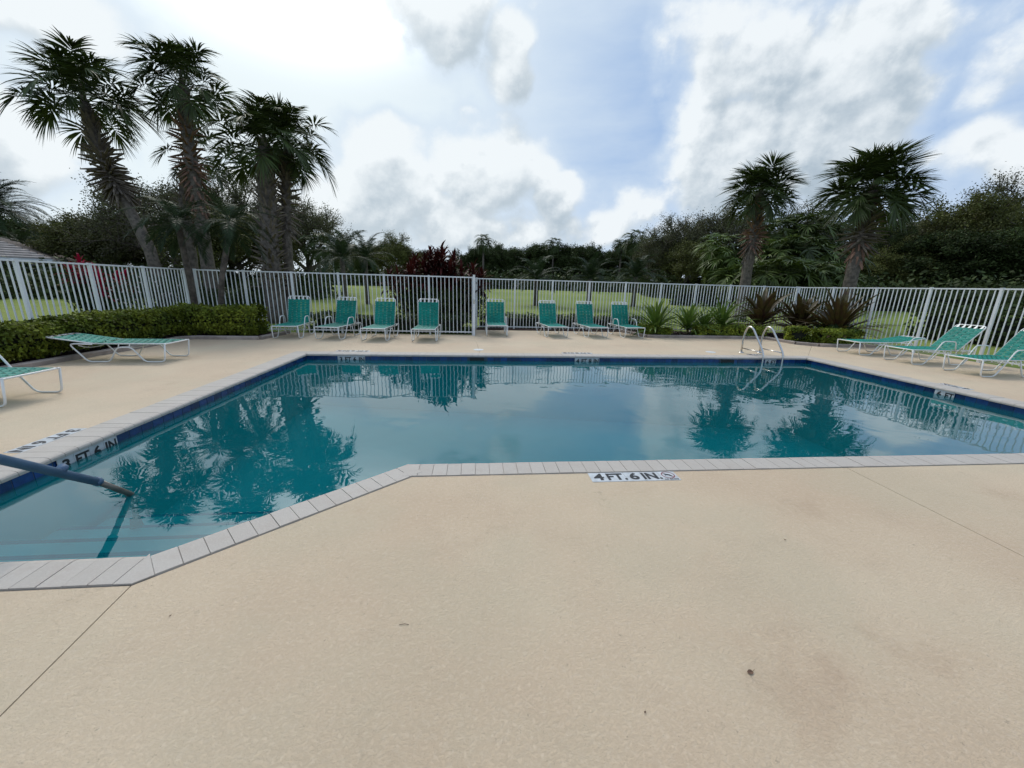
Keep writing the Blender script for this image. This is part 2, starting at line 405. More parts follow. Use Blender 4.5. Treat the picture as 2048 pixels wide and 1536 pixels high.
# ------------------------------------------------------------------ ground
WL = -.125
U0, U1, V1 = -3.685, 8.25, 8.73
VN, VC, UD0, UD1 = 3.22, 2.095, -.60, -1.87
pool_uv = [(U0, VC), (UD1, VC), (UD0, VN), (U1, VN), (U1, V1), (U0, V1)]          # inner edge, counter-clockwise
cw = [.235, .235, .245, .30, .30, .34]                                            # coping width of edge i -> i+1
def offset_poly(poly, ws):
    n = len(poly); out = []
    for i in range(n):
        p = Vector(poly[i]); a = Vector(poly[i - 1]); b = Vector(poly[(i + 1) % n])
        d0_ = (p - a).normalized(); d1_ = (b - p).normalized()
        n0 = Vector((d0_.y, -d0_.x)); n1 = Vector((d1_.y, -d1_.x)); w0, w1 = ws[i - 1], ws[i]
        A = p + n0 * w0; B = p + n1 * w1
        den_ = d0_.x * d1_.y - d0_.y * d1_.x
        t = ((B.x - A.x) * d1_.y - (B.y - A.y) * d1_.x) / den_ if abs(den_) > 1e-6 else 0
        out.append(tuple(A + d0_ * t))
    return out
cop_uv = offset_poly(pool_uv, cw)
gap_uv = offset_poly(pool_uv, [w + .008 for w in cw])
def xy(p): q = P(p[0], p[1]); return (q.x, q.y)

# lawn sheet round the pool area, rising gently to the tree line and on to the horizon
def gz(x, y):
    d = math.hypot(x, y); t_ = min(1, max(0, (d - 22) / 34)); return -.06 + .95 * t_ * t_ * (3 - 2 * t_)
m_ = MB(); inner = [(-9.6, -6.5), (13.3, -6.5), (13.3, 15.0), (-9.6, 15.0)]
inn = [xy(p) for p in inner]; cx_, cy_ = P(1.85, 4.25).x, P(1.85, 4.25).y
def rayrect(a):                         # point of the inner rectangle in direction a (pool axes)
    du, dv = math.cos(a), math.sin(a); hu, hv = 11.45, 10.75; k = min(hu / abs(du) if abs(du) > 1e-9 else 1e9, hv / abs(dv) if abs(dv) > 1e-9 else 1e9)
    return (1.85 + du * k, 4.25 + dv * k)
angs = sorted(set([round(2 * PI * i / 96, 5) for i in range(96)] + [round(math.atan2(sy * 10.75, sx * 11.45) % (2 * PI), 5) for sx in (-1, 1) for sy in (-1, 1)]))
rings = [0, 2, 4, 7, 10, 14, 18, 23, 28, 34, 40, 60, 120, 900]; nA = len(angs); vs_ = []
for rr_ in rings:
    for a in angs:
        u, v = rayrect(a); q = P(u + math.cos(a) * rr_, v + math.sin(a) * rr_); vs_.append((q.x, q.y, gz(q.x, q.y) if rr_ else -.06))
m_.add(vs_, [(i * nA + k, (i + 1) * nA + k, (i + 1) * nA + (k + 1) % nA, i * nA + (k + 1) % nA) for i in range(len(rings) - 1) for k in range(nA)])
struct('lawn', m_.mesh('lawn', 'lawn', True))
# earth ring just under the deck up to the lawn sheet (keeps the ground closed)
m_ = MB()
hole = gap_uv
DECK = [(-8.5, -6.0), (12.6, -6.0), (12.6, 14.35), (-.02, 14.35), (-.02, 12.46), (-8.5, 12.46)]
def ringed(mb, outer_uv, hole_uv, z0, z1):
    tri = tessellate_polygon([[Vector((*xy(p), 0)) for p in outer_uv], [Vector((*xy(p), 0)) for p in hole_uv]])
    pts = [xy(p) for p in outer_uv] + [xy(p) for p in hole_uv]
    def up(t):
        a, b, c = [pts[i] for i in t]
        return tuple(t) if (b[0] - a[0]) * (c[1] - a[1]) - (b[1] - a[1]) * (c[0] - a[0]) > 0 else (t[0], t[2], t[1])
    mb.add([(x, y, z1) for x, y in pts], [up(t) for t in tri])
ringed(m_, inner, gap_uv, 0, -.045)
struct('soil', m_.mesh('soil', 'joint_dark'))
lawn2 = MB()                            # lawn right outside the fence on the back-left side
lawn2.prism([xy(p) for p in [(-9.62, 12.49), (-.05, 12.49), (-.05, 14.38), (13.32, 14.38), (13.32, 15.02), (-9.62, 15.02)]], -.05, -.02)
lawn2.prism([xy(p) for p in [(-9.62, -6.52), (-8.53, -6.52), (-8.53, 12.49), (-9.62, 12.49)]], -.05, -.02)
lawn2.prism([xy(p) for p in [(12.63, -6.52), (13.32, -6.52), (13.32, 14.38), (12.63, 14.38)]], -.05, -.02)
struct('verge', lawn2.mesh('verge', 'lawn'))

# deck: slabs parted by control joints
deck = struct('pool_deck', None)
g2 = gap_uv
e = .003
def slab(poly):
    mb = MB(); mb.prism([xy(p) for p in poly], -.10, 0.0); return link('deck_slab', mb.mesh('deck_slab', 'deck'), deck)
J1o = (-1.55 - .0, -6.0); J1 = g2[1]
jn0 = (3.445, g2[2][1]); jn1 = (3.28, -6.0)
# near slab between the left joint and the joint at the right
slab([(J1[0] + e, J1[1] - .002), (-1.62 + e, .3), (-1.5 + e, -6), (jn1[0] - e, -6), (jn0[0] - e, jn0[1]), g2[2]])
slab([(jn0[0] + e, jn0[1]), (jn1[0] + e, -6), (12.6, -6), (12.6, 10.76 + 2.3), (10.24, 10.76 - e), (g2[4][0], g2[4][1] - e), g2[3]])
slab([(g2[4][0], g2[4][1] + e), (10.24 - e, 10.76 + e), (12.6 - e, 10.76 + 2.3 + e), (12.6, 14.35), (-.02, 14.35), (-.02, 12.0), (.10 + e, 9.64), (.11 + e, g2[4][1])])
slab([(.11 - e, g2[5][1]), (.10 - e, 9.64), (-.02 - e, 12.0), (-.02 - e, 12.46), (-8.5, 12.46), (-8.5, -6), (-1.5 - e, -6), (-1.62 - e, .3), (J1[0] - e, J1[1] - .002), g2[0], g2[5]])

# pool shell
def zface(mb, a, b, z0, z1):
    A, B = xy(a), xy(b); mb.add([(A[0], A[1], z0), (B[0], B[1], z0), (B[0], B[1], z1), (A[0], A[1], z1)], [(0, 1, 2, 3)])
shell = MB(); tb = offset_poly(pool_uv, [.03] * 6)
n6 = len(tb)
for i in range(n6): zface(shell, tb[i], tb[(i + 1) % n6], -2.2, -.045)
fl = [xy(p) for p in tb]
tri = tessellate_polygon([[Vector((x, y, 0)) for x, y in fl]])
def zfl(p): u, v = UV(Vector((p[0], p[1], 0))); return -1.18 if u < -.5 else -1.18 - .80 * min(1, (u + .5) / 8.5)
shell.add([(x, y, zfl((x, y))) for x, y in fl], [tuple(t) for t in tri])
pool_shell = struct('pool_basin', shell.mesh('pool_basin', 'plaster'))
# steps inside the near-left corner, dark tile nosings
stz = [-.28, -.46, -.64, -.82]; sty = [1111, 1081, 1057, 1036]
for k in range(4):
    v = UV(G(100, sty[k], stz[k]))[1]
    ud = UD1 + (v - VC) * (UD0 - UD1) / (VN - VC)
    mb = MB(); mb.prism([xy(p) for p in [(U0, VC - .03), (UD1, VC - .03), (ud + .03, v), (U0, v)]], -1.2 + .001 * k, stz[k]); link('step', mb.mesh('step', 'plaster'), pool_shell)
    mb = MB(); mb.prism([xy(p) for p in [(U0, v - .034), (ud - .01, v - .034), (ud + .03, v + .004), (U0, v + .004)]], stz[k] - .07, stz[k] + .004); link('step_nosing', mb.mesh('step_nosing', 'tile_blue'), pool_shell)
# water
mb = MB(); mb.prism([xy(p) for p in offset_poly(pool_uv, [.02] * 6)], WL - .001, WL)
mb.f = mb.f[:len(mb.f) // 1]
me = bpy.data.meshes.new('pool_water'); pts = [xy(p) for p in offset_poly(pool_uv, [.024] * 6)]
tri = tessellate_polygon([[Vector((x, y, 0)) for x, y in pts]])
def up_(t):
    a, b, c = [pts[i] for i in t]
    return tuple(t) if (b[0] - a[0]) * (c[1] - a[1]) - (b[1] - a[1]) * (c[0] - a[0]) > 0 else (t[0], t[2], t[1])
me.from_pydata([(x, y, WL) for x, y in pts], [], [up_(t) for t in tri]); me.materials.append(MAT['water'])
struct('pool_water', me)

# coping bricks
cop = struct('pool_coping', None)
def brick_mesh(L, w):
    # x along the edge, y: 0 = pool side (overhanging edge), w = deck side; bullnose at y = 0
    prof = [(0, -.040), (0, -.018), (.008, -.005), (.024, .003), (.045, .008), (w, .008), (w, -.040)]
    mb = MB(); h_ = L / 2; n = len(prof)
    mb.add([(-h_, y, z) for y, z in prof] + [(h_, y, z) for y, z in prof],
           [tuple(range(n - 1, -1, -1)), tuple(range(n, 2 * n))] + [(i, (i + 1) % n, (i + 1) % n + n, i + n) for i in range(n)])
    return mb.mesh('brick', 'coping')
rng = random.Random(3)
for i in range(n6):
    a, b = Vector(pool_uv[i]), Vector(pool_uv[(i + 1) % n6]); ao, bo = Vector(cop_uv[i]), Vector(cop_uv[(i + 1) % n6])
    d = (b - a).normalized(); L = (b - a).length; w = cw[i]
    nrm = Vector((d.y, -d.x)); cnt = round(L / .152) if i in (3, 4) else round(L / .122); pitch = L / cnt
    me = brick_mesh(pitch - .004, w)
    ang = math.atan2(UY, UX) + math.atan2(d.y, d.x) + PI
    for k in range(cnt):
        c_ = a + d * (k + .5) * pitch
        q = P(c_.x, c_.y, rng.uniform(-.0015, .0015))
        o = link('brick', me, cop, q, (rng.uniform(-.003, .003), 0, ang))
    # corner filler wedge outside the corner at the end of this edge
    nx = pool_uv[(i + 2) % n6]; d2 = (Vector(nx) - b).normalized(); n2 = Vector((d2.y, -d2.x))
    if d.x * d2.y - d.y * d2.x > 0:
        quad = [tuple(b), tuple(b + nrm * w), tuple(bo), tuple(b + n2 * cw[(i + 1) % n6])]
        mb = MB(); mb.prism([xy(p) for p in quad], -.040, .007); link('brick', mb.mesh('corner_brick', 'coping'), cop)
# mortar bed below the bricks
mb = MB()
for i in range(n6):
    j = (i + 1) % n6; inn_ = offset_poly(pool_uv, [.034] * 6)
    mb.prism([xy(p) for p in (inn_[i], cop_uv[i], cop_uv[j], inn_[j])], -.09, -.001)
link('mortar_bed', mb.mesh('mortar_bed', 'coping'), cop)

# waterline tiles
til = struct('waterline_tiles', None)
mb = MB(); mb.box(-.0735, 0, -.189, .0735, .008, -.0405); tme = mb.mesh('tile', 'tile_blue')
tin = offset_poly(pool_uv, [.022] * 6)
mb = MB(); gro = offset_poly(pool_uv, [.0255] * 6)
for i in range(n6): zface(mb, gro[i], gro[(i + 1) % n6], -.215, -.0405)
link('grout', mb.mesh('grout', 'grout'), til)
nt_count = 0
skims = []
for i in (3, 4, 5):
    a, b = Vector(tin[i]), Vector(tin[(i + 1) % n6]); d = (b - a).normalized(); L = (b - a).length; cnt = int(L / .152)
    ang = TH + math.atan2(d.y, d.x) + PI
    for k in range(cnt):
        c_ = a + d * (k + .5) * L / cnt
        if i == 4 and (abs(c_.x - .05) < .17 or abs(c_.x - 6.16) < .19): continue
        q = P(c_.x, c_.y, 0); link('tile', tme, til, q, (0, 0, ang)); nt_count += 1
for u in (.05, 6.16):
    t = thing('skimmer_opening', 'black skimmer opening in the far pool wall, %s' % ('left of the 4 FT 8 IN tile' if u < 1 else 'left of the steel ladder'), 'skimmer', P(u, V1 + .012, -.13), TH, 'skimmer openings')
    mb = MB(); mb.box(-.17, 0, -.075, .17, .004, .07); link('shade_panel', mb.mesh('shade_panel', 'skimmer_dark'), t)  # flat black panel, the opening's inner shade put into its colour
    for sx in (-.185, .17):
        mb = MB(); mb.box(sx, -.006, -.09, sx + .015, .004, .073); link('rim', mb.mesh('rim', 'grout'), t)
    t = thing('access_plate', 'round white lid set in the deck behind the far pool edge, %s' % ('beside the gate joint' if u < 1 else 'left of the ladder'), 'access plate', P(u + .04, 9.52, 0), TH, 'skimmer lids')
    mb = MB(); mb.tube([(0, 0, 0), (0, 0, .006)], .125, 24); link('cover', mb.mesh('cover', 'white_paint'), t)

# ---- lettering
def text_mesh(s, size, m, bold=.012):
    cu = bpy.data.curves.new('t', 'FONT'); cu.body = s; cu.size = size; cu.offset = bold * size; cu.align_x = 'CENTER'; cu.align_y = 'CENTER'
    cu.extrude = .0008; cu.resolution_u = 3
    o = bpy.data.objects.new('t', cu); C.objects.link(o)
    dg = bpy.context.evaluated_depsgraph_get(); me = bpy.data.meshes.new_from_object(o.evaluated_get(dg))
    bpy.data.objects.remove(o); me.materials.clear(); me.materials.append(MAT[m]); return me
def marker(label, words, loc, rot, ts=.152, symbol=False, group=None, size=.15):
    t = thing('depth_marker', label, 'depth marker', loc, 0, group); t.rotation_euler = rot
    n = len(words) + (1 if symbol else 0)
    mb = MB(); mb.box(-ts / 2 + .0015, -ts / 2 + .0015, 0, ts / 2 - .0015, ts / 2 - .0015, .004); tm = mb.mesh('tile', 'marker_tile')
    for k in range(n):
        x = (k - (n - 1) / 2) * ts
        tl = link('tile', tm, t, (x, 0, 0))
        if k < len(words):
            tx = link('letters', text_mesh(words[k], size, 'marker_ink', .03), tl, (0, -.004, .0052)); tx.scale = (1.12 if len(words[k]) < 2 else .92, 1, 1)
        else:
            mb = MB(); nn = 28; R1, R2 = .058, .050; vs = []; fs = []
            for j in range(nn):
                a = 2 * PI * j / nn
                vs += [(math.cos(a) * R1, math.sin(a) * R1 + .012, .0052), (math.cos(a) * R2, math.sin(a) * R2 + .012, .0052)]
            for j in range(nn): q = (j + 1) % nn; fs.append((2 * j, 2 * q, 2 * q + 1, 2 * j + 1))
            mb.add(vs, fs)
            for sgn in (1,):
                a = -PI / 4; dx, dy = math.cos(a) * .052, math.sin(a) * .052; px, py = -dy * .07, dx * .07
                mb.add([(-dx - px, -dy - py + .012, .0056), (dx - px, dy - py + .012, .0056), (dx + px, dy + py + .012, .0056), (-dx + px, -dy + py + .012, .0056)], [(0, 1, 2, 3)])
            link('no_diving_ring', mb.mesh('no_diving_ring', 'marker_red'), tl)
            mb = MB()                   # small diving figure inside the ring
            mb.tube([(-.030, .030, .0056), (.012, .008, .0056)], [.004, .007], 5); mb.tube([(.012, .008, .0056), (.026, -.012, .0056)], [.006, .003], 5)
            mb.tube([(-.012, .020, .0056), (-.028, .002, .0056)], [.004, .002], 5)
            link('diver', mb.mesh('diver', 'marker_ink'), tl)
            link('letters', text_mesh('NO DIVING', .024, 'marker_ink', .01), tl, (0, -.062, .0052))
    return t
GM = 'pool depth markers'
a = UV(G(1172, 945)); b_ = UV(G(1352, 945))
um = (.68 + 1.44) / 2
mk = UV((G(1179, 947) + G(1345, 947)) / 2)
marker('white deck tiles reading 4 FT. 6 IN. with a no diving sign', ['4', 'FT.', '6', 'IN.'], P(mk[0], VN - .245 - .008 - .080, -.0005), (0, 0, TH), .155, True, GM)
marker('white deck tiles reading 3 FT 6 IN on the left deck beside the handrail', ['3', 'FT', '6', 'IN'], P(U0 - .34 - .09, 3.88, -.0005), (0, 0, TH - PI / 2), .152, False, GM)
marker('white deck tiles behind the far coping, in front of the second upright lounger', ['3', 'FT', '6', 'IN'], P(-2.82, 9.16, -.0005), (0, 0, TH + PI), .152, True, GM)
marker('white deck tiles behind the far coping in front of the loungers right of the gate', ['4', 'FT', '8', 'IN'], P(2.5, 9.16, -.0005), (0, 0, TH + PI), .152, True, GM)
marker('white deck tiles on the right deck in front of the loungers', ['6', 'FT'], P(U1 + .30 + .10, 5.95, -.0005), (0, 0, TH + PI / 2), .152, True, GM)
marker('white deck tiles at the foot of the steel ladder', ['6', 'FT'], P(7.21, 9.16, -.0005), (0, 0, TH + PI), .152, True, GM)
X90 = PI / 2
def wallmark(label, words, u, v, rz):
    marker(label, words, P(u, v, -.116), (X90, 0, rz), .148, False, GM, .135)
wallmark('white wall tiles with 3 FT 6 IN near the far left pool corner', ['3', 'FT', '6', 'IN'], -2.74, V1 + .013, TH)
wallmark('white wall tiles with 4 FT 8 IN at the middle of the far pool wall', ['4', 'FT', '8', 'IN'], 2.64, V1 + .013, TH)
wallmark('white wall tiles reading 6 FT behind the steel ladder on the far pool wall', ['6', 'FT'], 7.30, V1 + .013, TH)
wallmark('white wall tiles reading 6 FT on the right pool wall', ['6', 'FT'], U1 + .013, 5.80, TH - PI / 2)
wallmark('white wall tiles reading 3 FT 6 IN on the left pool wall behind the handrail', ['3', 'FT', '6', 'IN'], U0 - .013, 3.79, TH + PI / 2)

# ------------------------------------------------------------------ handrail and ladder
hr = thing('handrail', 'blue sleeved handrail slanting into the water at the near left steps', 'handrail', P(-2.72, 1.55, 0), TH)
y0 = 1.55
pth = smooth_path([(0, .0, 0), (0, .0, .86), (0, .32, .86 + .02), (0, 2.80 - y0, .10)], .14, 6)
mb = MB(); mb.tube(pth, .0285, 14)
mb.tube([(0, 2.585 - y0, .318 + .003), (0, 2.60 - y0, .302 + .003)], .0315, 14)
mb.tube([(0, 2.775 - y0, .126), (0, 2.80 - y0, .10)], .0305, 14)
link('sleeve', mb.mesh('sleeve', 'rail_sleeve', True), hr)
fu, fv = UV(G(272, 1045, -.60)); fx, fy = fu + 2.72, fv - y0
mb = MB(); mb.tube(smooth_path([(0, 2.79 - y0, .11), (0, 3.02 - y0, -.13), (fx * .5, (3.06 - y0 + fy) / 2, -.30), (fx, fy, -.60)], .06, 4), .021, 12)
link('tube', mb.mesh('tube', 'rail_metal', True), hr)
mb = MB(); mb.tube([(fx, fy, -.66), (fx, fy, -.56)], [.05, .035], 14); link('foot', mb.mesh('foot', 'skimmer_dark'), hr)
mb = MB(); mb.tube([(0, 0, 0), (0, 0, .02)], [.06, .045], 16); link('flange', mb.mesh('flange', 'steel'), hr)

ld = thing('pool_ladder', 'stainless steel pool ladder with two arched handrails at the far right edge', 'ladder', P(7.02, 9.46, 0), TH)
for s in (0, .52):
    path = smooth_path([(s, 0, 0), (s, .02, .42), (s, -.07, .70), (s, -.26, .70), (s, -.72, .20), (s, -.80, .06), (s, -.80, -1.35)], .13, 6)
    mb = MB(); mb.tube(path, .024, 12); link('rail', mb.mesh('rail', 'steel', True), ld)
    mb = MB(); mb.tube([(s, .0, .13), (s, -.76, .13)], .013, 8); link('tie_bar', mb.mesh('tie_bar', 'steel', True), ld)
    mb = MB(); mb.tube([(s, 0, 0), (s, 0, .012), (s, 0, .03)], [.062, .06, .035], 16); link('flange', mb.mesh('flange', 'steel', True), ld)
for k in range(3):
    mb = MB(); mb.box(.02, -.86, -.42 - .28 * k, .50, -.74, -.40 - .28 * k); link('rung', mb.mesh('rung', 'steel'), ld)

# ------------------------------------------------------------------ fences
mb = MB(); mb.box(-.0095, -.0095, .06, .0095, .0095, 1.765); picket_me = mb.mesh('picket', 'fence_paint')
mb = MB(); mb.box(-.027, -.027, -.04, .027, .027, 1.80); mb.box(-.031, -.031, 1.80, .031, .031, 1.812); post_me = mb.mesh('post', 'fence_paint')
def fence(label, p0, p1, panels, wob=0.0, cat='fence', start_post=True, midrail=None):
    a, b = P(*p0), P(*p1); d = b - a; L = d.length; rz = math.atan2(d.y, d.x)
    t = thing('picket_fence', label, cat, a, rz, 'white picket fence runs round the pool')
    pl = L / panels; r = random.Random(int(L * 100))
    per = round(pl / .1185); sp = pl / per
    for k in range(panels):
        x0, x1 = k * pl, (k + 1) * pl
        mb = MB(); mb.box(x0 + .028, -.017, 1.765, x1 - .028, .017, 1.800); link('top_rail', mb.mesh('top_rail', 'fence_paint'), t)
        mb = MB(); mb.box(x0 + .028, -.013, .085, x1 - .028, .013, .118); link('bottom_rail', mb.mesh('bottom_rail', 'fence_paint'), t)
        for j in range(1, per):
            link('picket', picket_me, t, (x0 + j * sp, r.uniform(-.002, .002), 0), (r.uniform(-.003, .003), r.uniform(-.004, .004), 0))
        if k or start_post: link('post', post_me, t, (x0, 0, r.uniform(-.006, .006)))
    link('post', post_me, t, (L, 0, 0))
    return t
fence('white metal picket fence running along the left side behind the long hedge', (-8.42, -1.5), (-8.30, 12.28), 10)
fence('white metal picket fence across the back, left of the taller gate post', (-8.10, 12.42), (-.07, 12.38), 6)
fence('short white picket return joining the two back fences at the gate post', (-.02, 12.44), (.0, 14.16), 1)
fence('white metal picket fence across the back, right of the gate post behind four loungers', (.06, 14.18), (12.40, 14.22), 9)
fence('white metal picket fence down the right side behind the loungers', (12.44, 14.16), (12.60, 1.0), 9)
gp = thing('gate_post', 'tall white gate post between the two back fences', 'post', P(-.03, 12.30, 0), TH)
mb = MB(); mb.box(-.033, -.033, 0, .033, .033, 1.85); mb.box(-.038, -.038, 1.85, .038, .038, 1.862); link('shaft', mb.mesh('shaft', 'fence_paint'), gp)
mb = MB(); mb.box(-.02, -.055, 1.0, .02, -.04, 1.12); link('latch', mb.mesh('latch', 'steel'), gp)

# ------------------------------------------------------------------ planters
def kerb_run(name, label, pts):
    t = thing(name, label, 'kerb')
    for a, b in zip(pts, pts[1:]):
        a, b = Vector(a), Vector(b); L = (b - a).length; n = max(1, round(L / .75)); d = (b - a) / n; dd = d.normalized(); nn = Vector((-dd.y, dd.x))
        for k in range(n):
            p, q = a + d * k + dd * .003, a + d * (k + 1) - dd * .003
            w = .075
            sec = [(-w, 0), (-w, .070), (-w + .02, .088), (w - .02, .088), (w, .070), (w, 0)]
            mb = MB(); vs = []
            for e_ in (p, q):
                for (o_, z) in sec: x = e_ + nn * o_; x = P(x.x, x.y, z); vs.append(x)
            m6 = len(sec); mb.add(vs, [tuple(range(m6)), tuple(range(2 * m6 - 1, m6 - 1, -1))] + [(i, i + m6, (i + 1) % m6 + m6, (i + 1) % m6) for i in range(m6)])
            link('kerb_stone', mb.mesh('kerb_stone', 'kerb'), t)
kR = [(5.45, 14.0), (5.74, 12.42), (7.92, 12.46), (10.02, 12.46), (10.10, 11.2), (10.50, 10.80), (12.3, 10.74)]
kL = [(-7.55, -1.5), (-7.60, 4.0), (-7.62, 7.2), (-7.45, 9.6), (-7.58, 10.62), (-7.3, 10.82), (-5.72, 10.84), (-5.62, 12.2)]
kerb_run('planter_kerb', 'low concrete kerb round the right planting bed behind the ladder', kR)
kerb_run('planter_kerb', 'low concrete kerb along the left hedge beside the flat loungers', kL)
mb = MB(); mb.prism([xy(p) for p in kR + [(12.35, 14.1)]], 0, .055)
bed = struct('mulch_bed', mb.mesh('mulch_bed', 'mulch'))
mb = MB(); mb.prism([xy(p) for p in kL + [(-8.25, 12.2), (-8.25, -1.5)]], 0, .05)
struct('mulch_bed', mb.mesh('mulch_bed', 'mulch'))
mb = MB(); mb.prism([xy(p) for p in [(.06, 13.93), (5.35, 13.93), (5.35, 14.32), (.06, 14.32)]], -.02, .035)
struct('mulch_strip', mb.mesh('mulch_strip', 'mulch'))
# mulch chips
rs = np.random.RandomState(5)
def leaf_quads(pos, nrm, size, aspect=.5, rs=rs, droop=.2):
    n = len(pos); nrm = nrm / (np.linalg.norm(nrm, axis=1, keepdims=True) + 1e-9)
    r = rs.normal(size=(n, 3)); r[:, 2] -= droop
    a = r - nrm * (r * nrm).sum(1, keepdims=True); a /= np.linalg.norm(a, axis=1, keepdims=True) + 1e-9
    b = np.cross(nrm, a); s = (size * rs.uniform(.6, 1.3, n))[:, None]
    base = pos; mid = pos + a * s * .5; tip = pos + a * s - nrm * s * .12
    w = b * s * aspect * .5
    return np.stack([base, mid - w, tip, mid + w], axis=1)
def chips(name, poly_uv, n, z):
    us = [p[0] for p in poly_uv]; vs = [p[1] for p in poly_uv]
    from mathutils.geometry import intersect_point_line
    pts = []
    def inside(u, v):
        c = False; m = len(poly_uv)
        for i in range(m):
            (x0, y0), (x1, y1) = poly_uv[i], poly_uv[(i + 1) % m]
            if (y0 > v) != (y1 > v) and u < (x1 - x0) * (v - y0) / (y1 - y0) + x0: c = not c
        return c
    while len(pts) < n:
        u, v = rs.uniform(min(us), max(us)), rs.uniform(min(vs), max(vs))
        if inside(u, v): q = P(u, v, z); pts.append((q.x, q.y, q.z + rs.uniform(0, .02)))
    pos = np.array(pts); nr = rs.normal(size=pos.shape) * .5; nr[:, 2] += 1
    me = quads_mesh(name, leaf_quads(pos, nr, np.full(n, .06), .4), 'mulch')
    o = link(name, me); o['kind'] = 'stuff'; o['label'] = 'dark red brown mulch chips in the ' + ('right' if us[0] > 0 else 'left') + ' planting bed'; o['category'] = 'mulch'
chips('mulch_chips', [(5.9, 12.56), (9.9, 12.56), (10.3, 10.95), (12.2, 10.9), (12.2, 13.9), (5.8, 13.9)], 5000, .055)
chips('mulch_chips', [(-8.2, 2), (-7.75, 2), (-7.6, 10.9), (-5.9, 11.0), (-5.9, 12.2), (-8.2, 12.2)], 4000, .05)

# ------------------------------------------------------------------ hedges (leaf masses)
def hedge(name, label, boxes, n, size, m, core='hedge_core', cat='hedge', group=None, lump=.12, aspect=.6):
    # boxes: (centre-line u0,v0,u1,v1, half width, z0, z1)
    t = thing(name, label, cat, group=group)
    allq = []; tot = sum((math.hypot(b[2] - b[0], b[3] - b[1]) + .3) * (b[6] - b[5] + b[4] * 2) for b in boxes); cm = MB()
    for b in boxes:
        u0, v0, u1, v1, hw, z0, z1 = b; L = math.hypot(u1 - u0, v1 - v0); k = int(n * ((L + .3) * (z1 - z0 + hw * 2)) / tot)
        s = rs.uniform(-.02, 1.02, k); ang = rs.uniform(0, 2 * PI, k); rad = rs.beta(5, 1.3, k)
        # super-ellipse section
        cx = np.sign(np.cos(ang)) * np.abs(np.cos(ang)) ** .6 * hw * rad; cz = np.sign(np.sin(ang)) * np.abs(np.sin(ang)) ** .6 * (z1 - z0) / 2 * rad
        ph = rs.uniform(0, 6, 6)
        lu = lump * (np.sin(s * L * 3.1 + ph[0]) * .5 + np.sin(s * L * 7.3 + ph[1] + cz * 6) * .35 + np.sin(s * L * 13 + ph[2] + cx * 9) * .25)
        sc = 1 + lu
        du, dv = (u1 - u0) / L, (v1 - v0) / L
        U = u0 + (u1 - u0) * s - dv * cx * sc; Vv = v0 + (v1 - v0) * s + du * cx * sc; Z = (z0 + z1) / 2 + cz * sc
        # round ends
        X = UX * U - UY * Vv; Y = UY * U + UX * Vv
        pos = np.stack([X, Y, np.maximum(Z, z0)], 1)
        nu, nv = -dv * cx, du * cx
        nr = np.stack([UX * nu - UY * nv, UY * nu + UX * nv, cz * .9 + .12], 1); nr /= np.linalg.norm(nr, axis=1, keepdims=True) + 1e-6
        nr += rs.normal(size=nr.shape) * .55
        allq.append(leaf_quads(pos, nr, np.full(k, size), aspect))
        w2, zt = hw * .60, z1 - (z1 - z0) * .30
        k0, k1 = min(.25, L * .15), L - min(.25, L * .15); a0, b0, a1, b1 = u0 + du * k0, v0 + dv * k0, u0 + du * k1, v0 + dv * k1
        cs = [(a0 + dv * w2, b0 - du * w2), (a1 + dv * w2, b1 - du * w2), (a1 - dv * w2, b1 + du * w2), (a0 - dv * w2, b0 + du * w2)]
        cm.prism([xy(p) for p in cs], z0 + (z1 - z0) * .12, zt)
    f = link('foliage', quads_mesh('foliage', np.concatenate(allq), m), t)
    if core: link('dark_core', cm.mesh('dark_core', core), t)  # solid near-black filler, stands in for the shaded inside behind the leaves
    return t
hedge('hedge', 'long clipped yellow green hedge inside the left fence, turning along the back fence',
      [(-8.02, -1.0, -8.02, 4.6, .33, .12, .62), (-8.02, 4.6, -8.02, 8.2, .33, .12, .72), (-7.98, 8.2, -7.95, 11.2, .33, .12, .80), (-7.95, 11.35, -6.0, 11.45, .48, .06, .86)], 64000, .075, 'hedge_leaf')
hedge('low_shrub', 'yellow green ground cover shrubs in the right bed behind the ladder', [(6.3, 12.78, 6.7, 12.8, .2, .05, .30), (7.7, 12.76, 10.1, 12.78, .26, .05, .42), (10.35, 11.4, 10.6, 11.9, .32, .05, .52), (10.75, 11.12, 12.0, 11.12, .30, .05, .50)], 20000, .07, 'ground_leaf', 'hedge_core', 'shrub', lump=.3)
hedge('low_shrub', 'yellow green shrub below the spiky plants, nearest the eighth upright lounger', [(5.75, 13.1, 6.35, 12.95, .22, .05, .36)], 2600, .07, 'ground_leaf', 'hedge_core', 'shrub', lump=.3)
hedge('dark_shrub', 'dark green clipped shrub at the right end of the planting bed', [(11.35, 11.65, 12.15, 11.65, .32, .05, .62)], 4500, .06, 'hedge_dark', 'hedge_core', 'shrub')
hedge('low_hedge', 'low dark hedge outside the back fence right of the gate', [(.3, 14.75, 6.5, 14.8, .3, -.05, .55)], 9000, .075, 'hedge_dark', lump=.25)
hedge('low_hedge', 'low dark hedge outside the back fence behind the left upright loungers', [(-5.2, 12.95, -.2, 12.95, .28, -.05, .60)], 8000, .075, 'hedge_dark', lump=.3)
# long clipped hedge far beyond the right fence
hedge('boundary_hedge', 'long dark clipped hedge across the lawn beyond the right fence', [(17.5, 33, 37, 24, 1.1, -.05, 2.05)], 16000, .22, 'dense_leaf', lump=.06)
hedge('boundary_hedge', 'long dark hedge far right beyond the fence, near the picture edge', [(18, 14, 21, 4, .9, -.05, 1.35)], 12000, .14, 'dense_leaf', lump=.06)

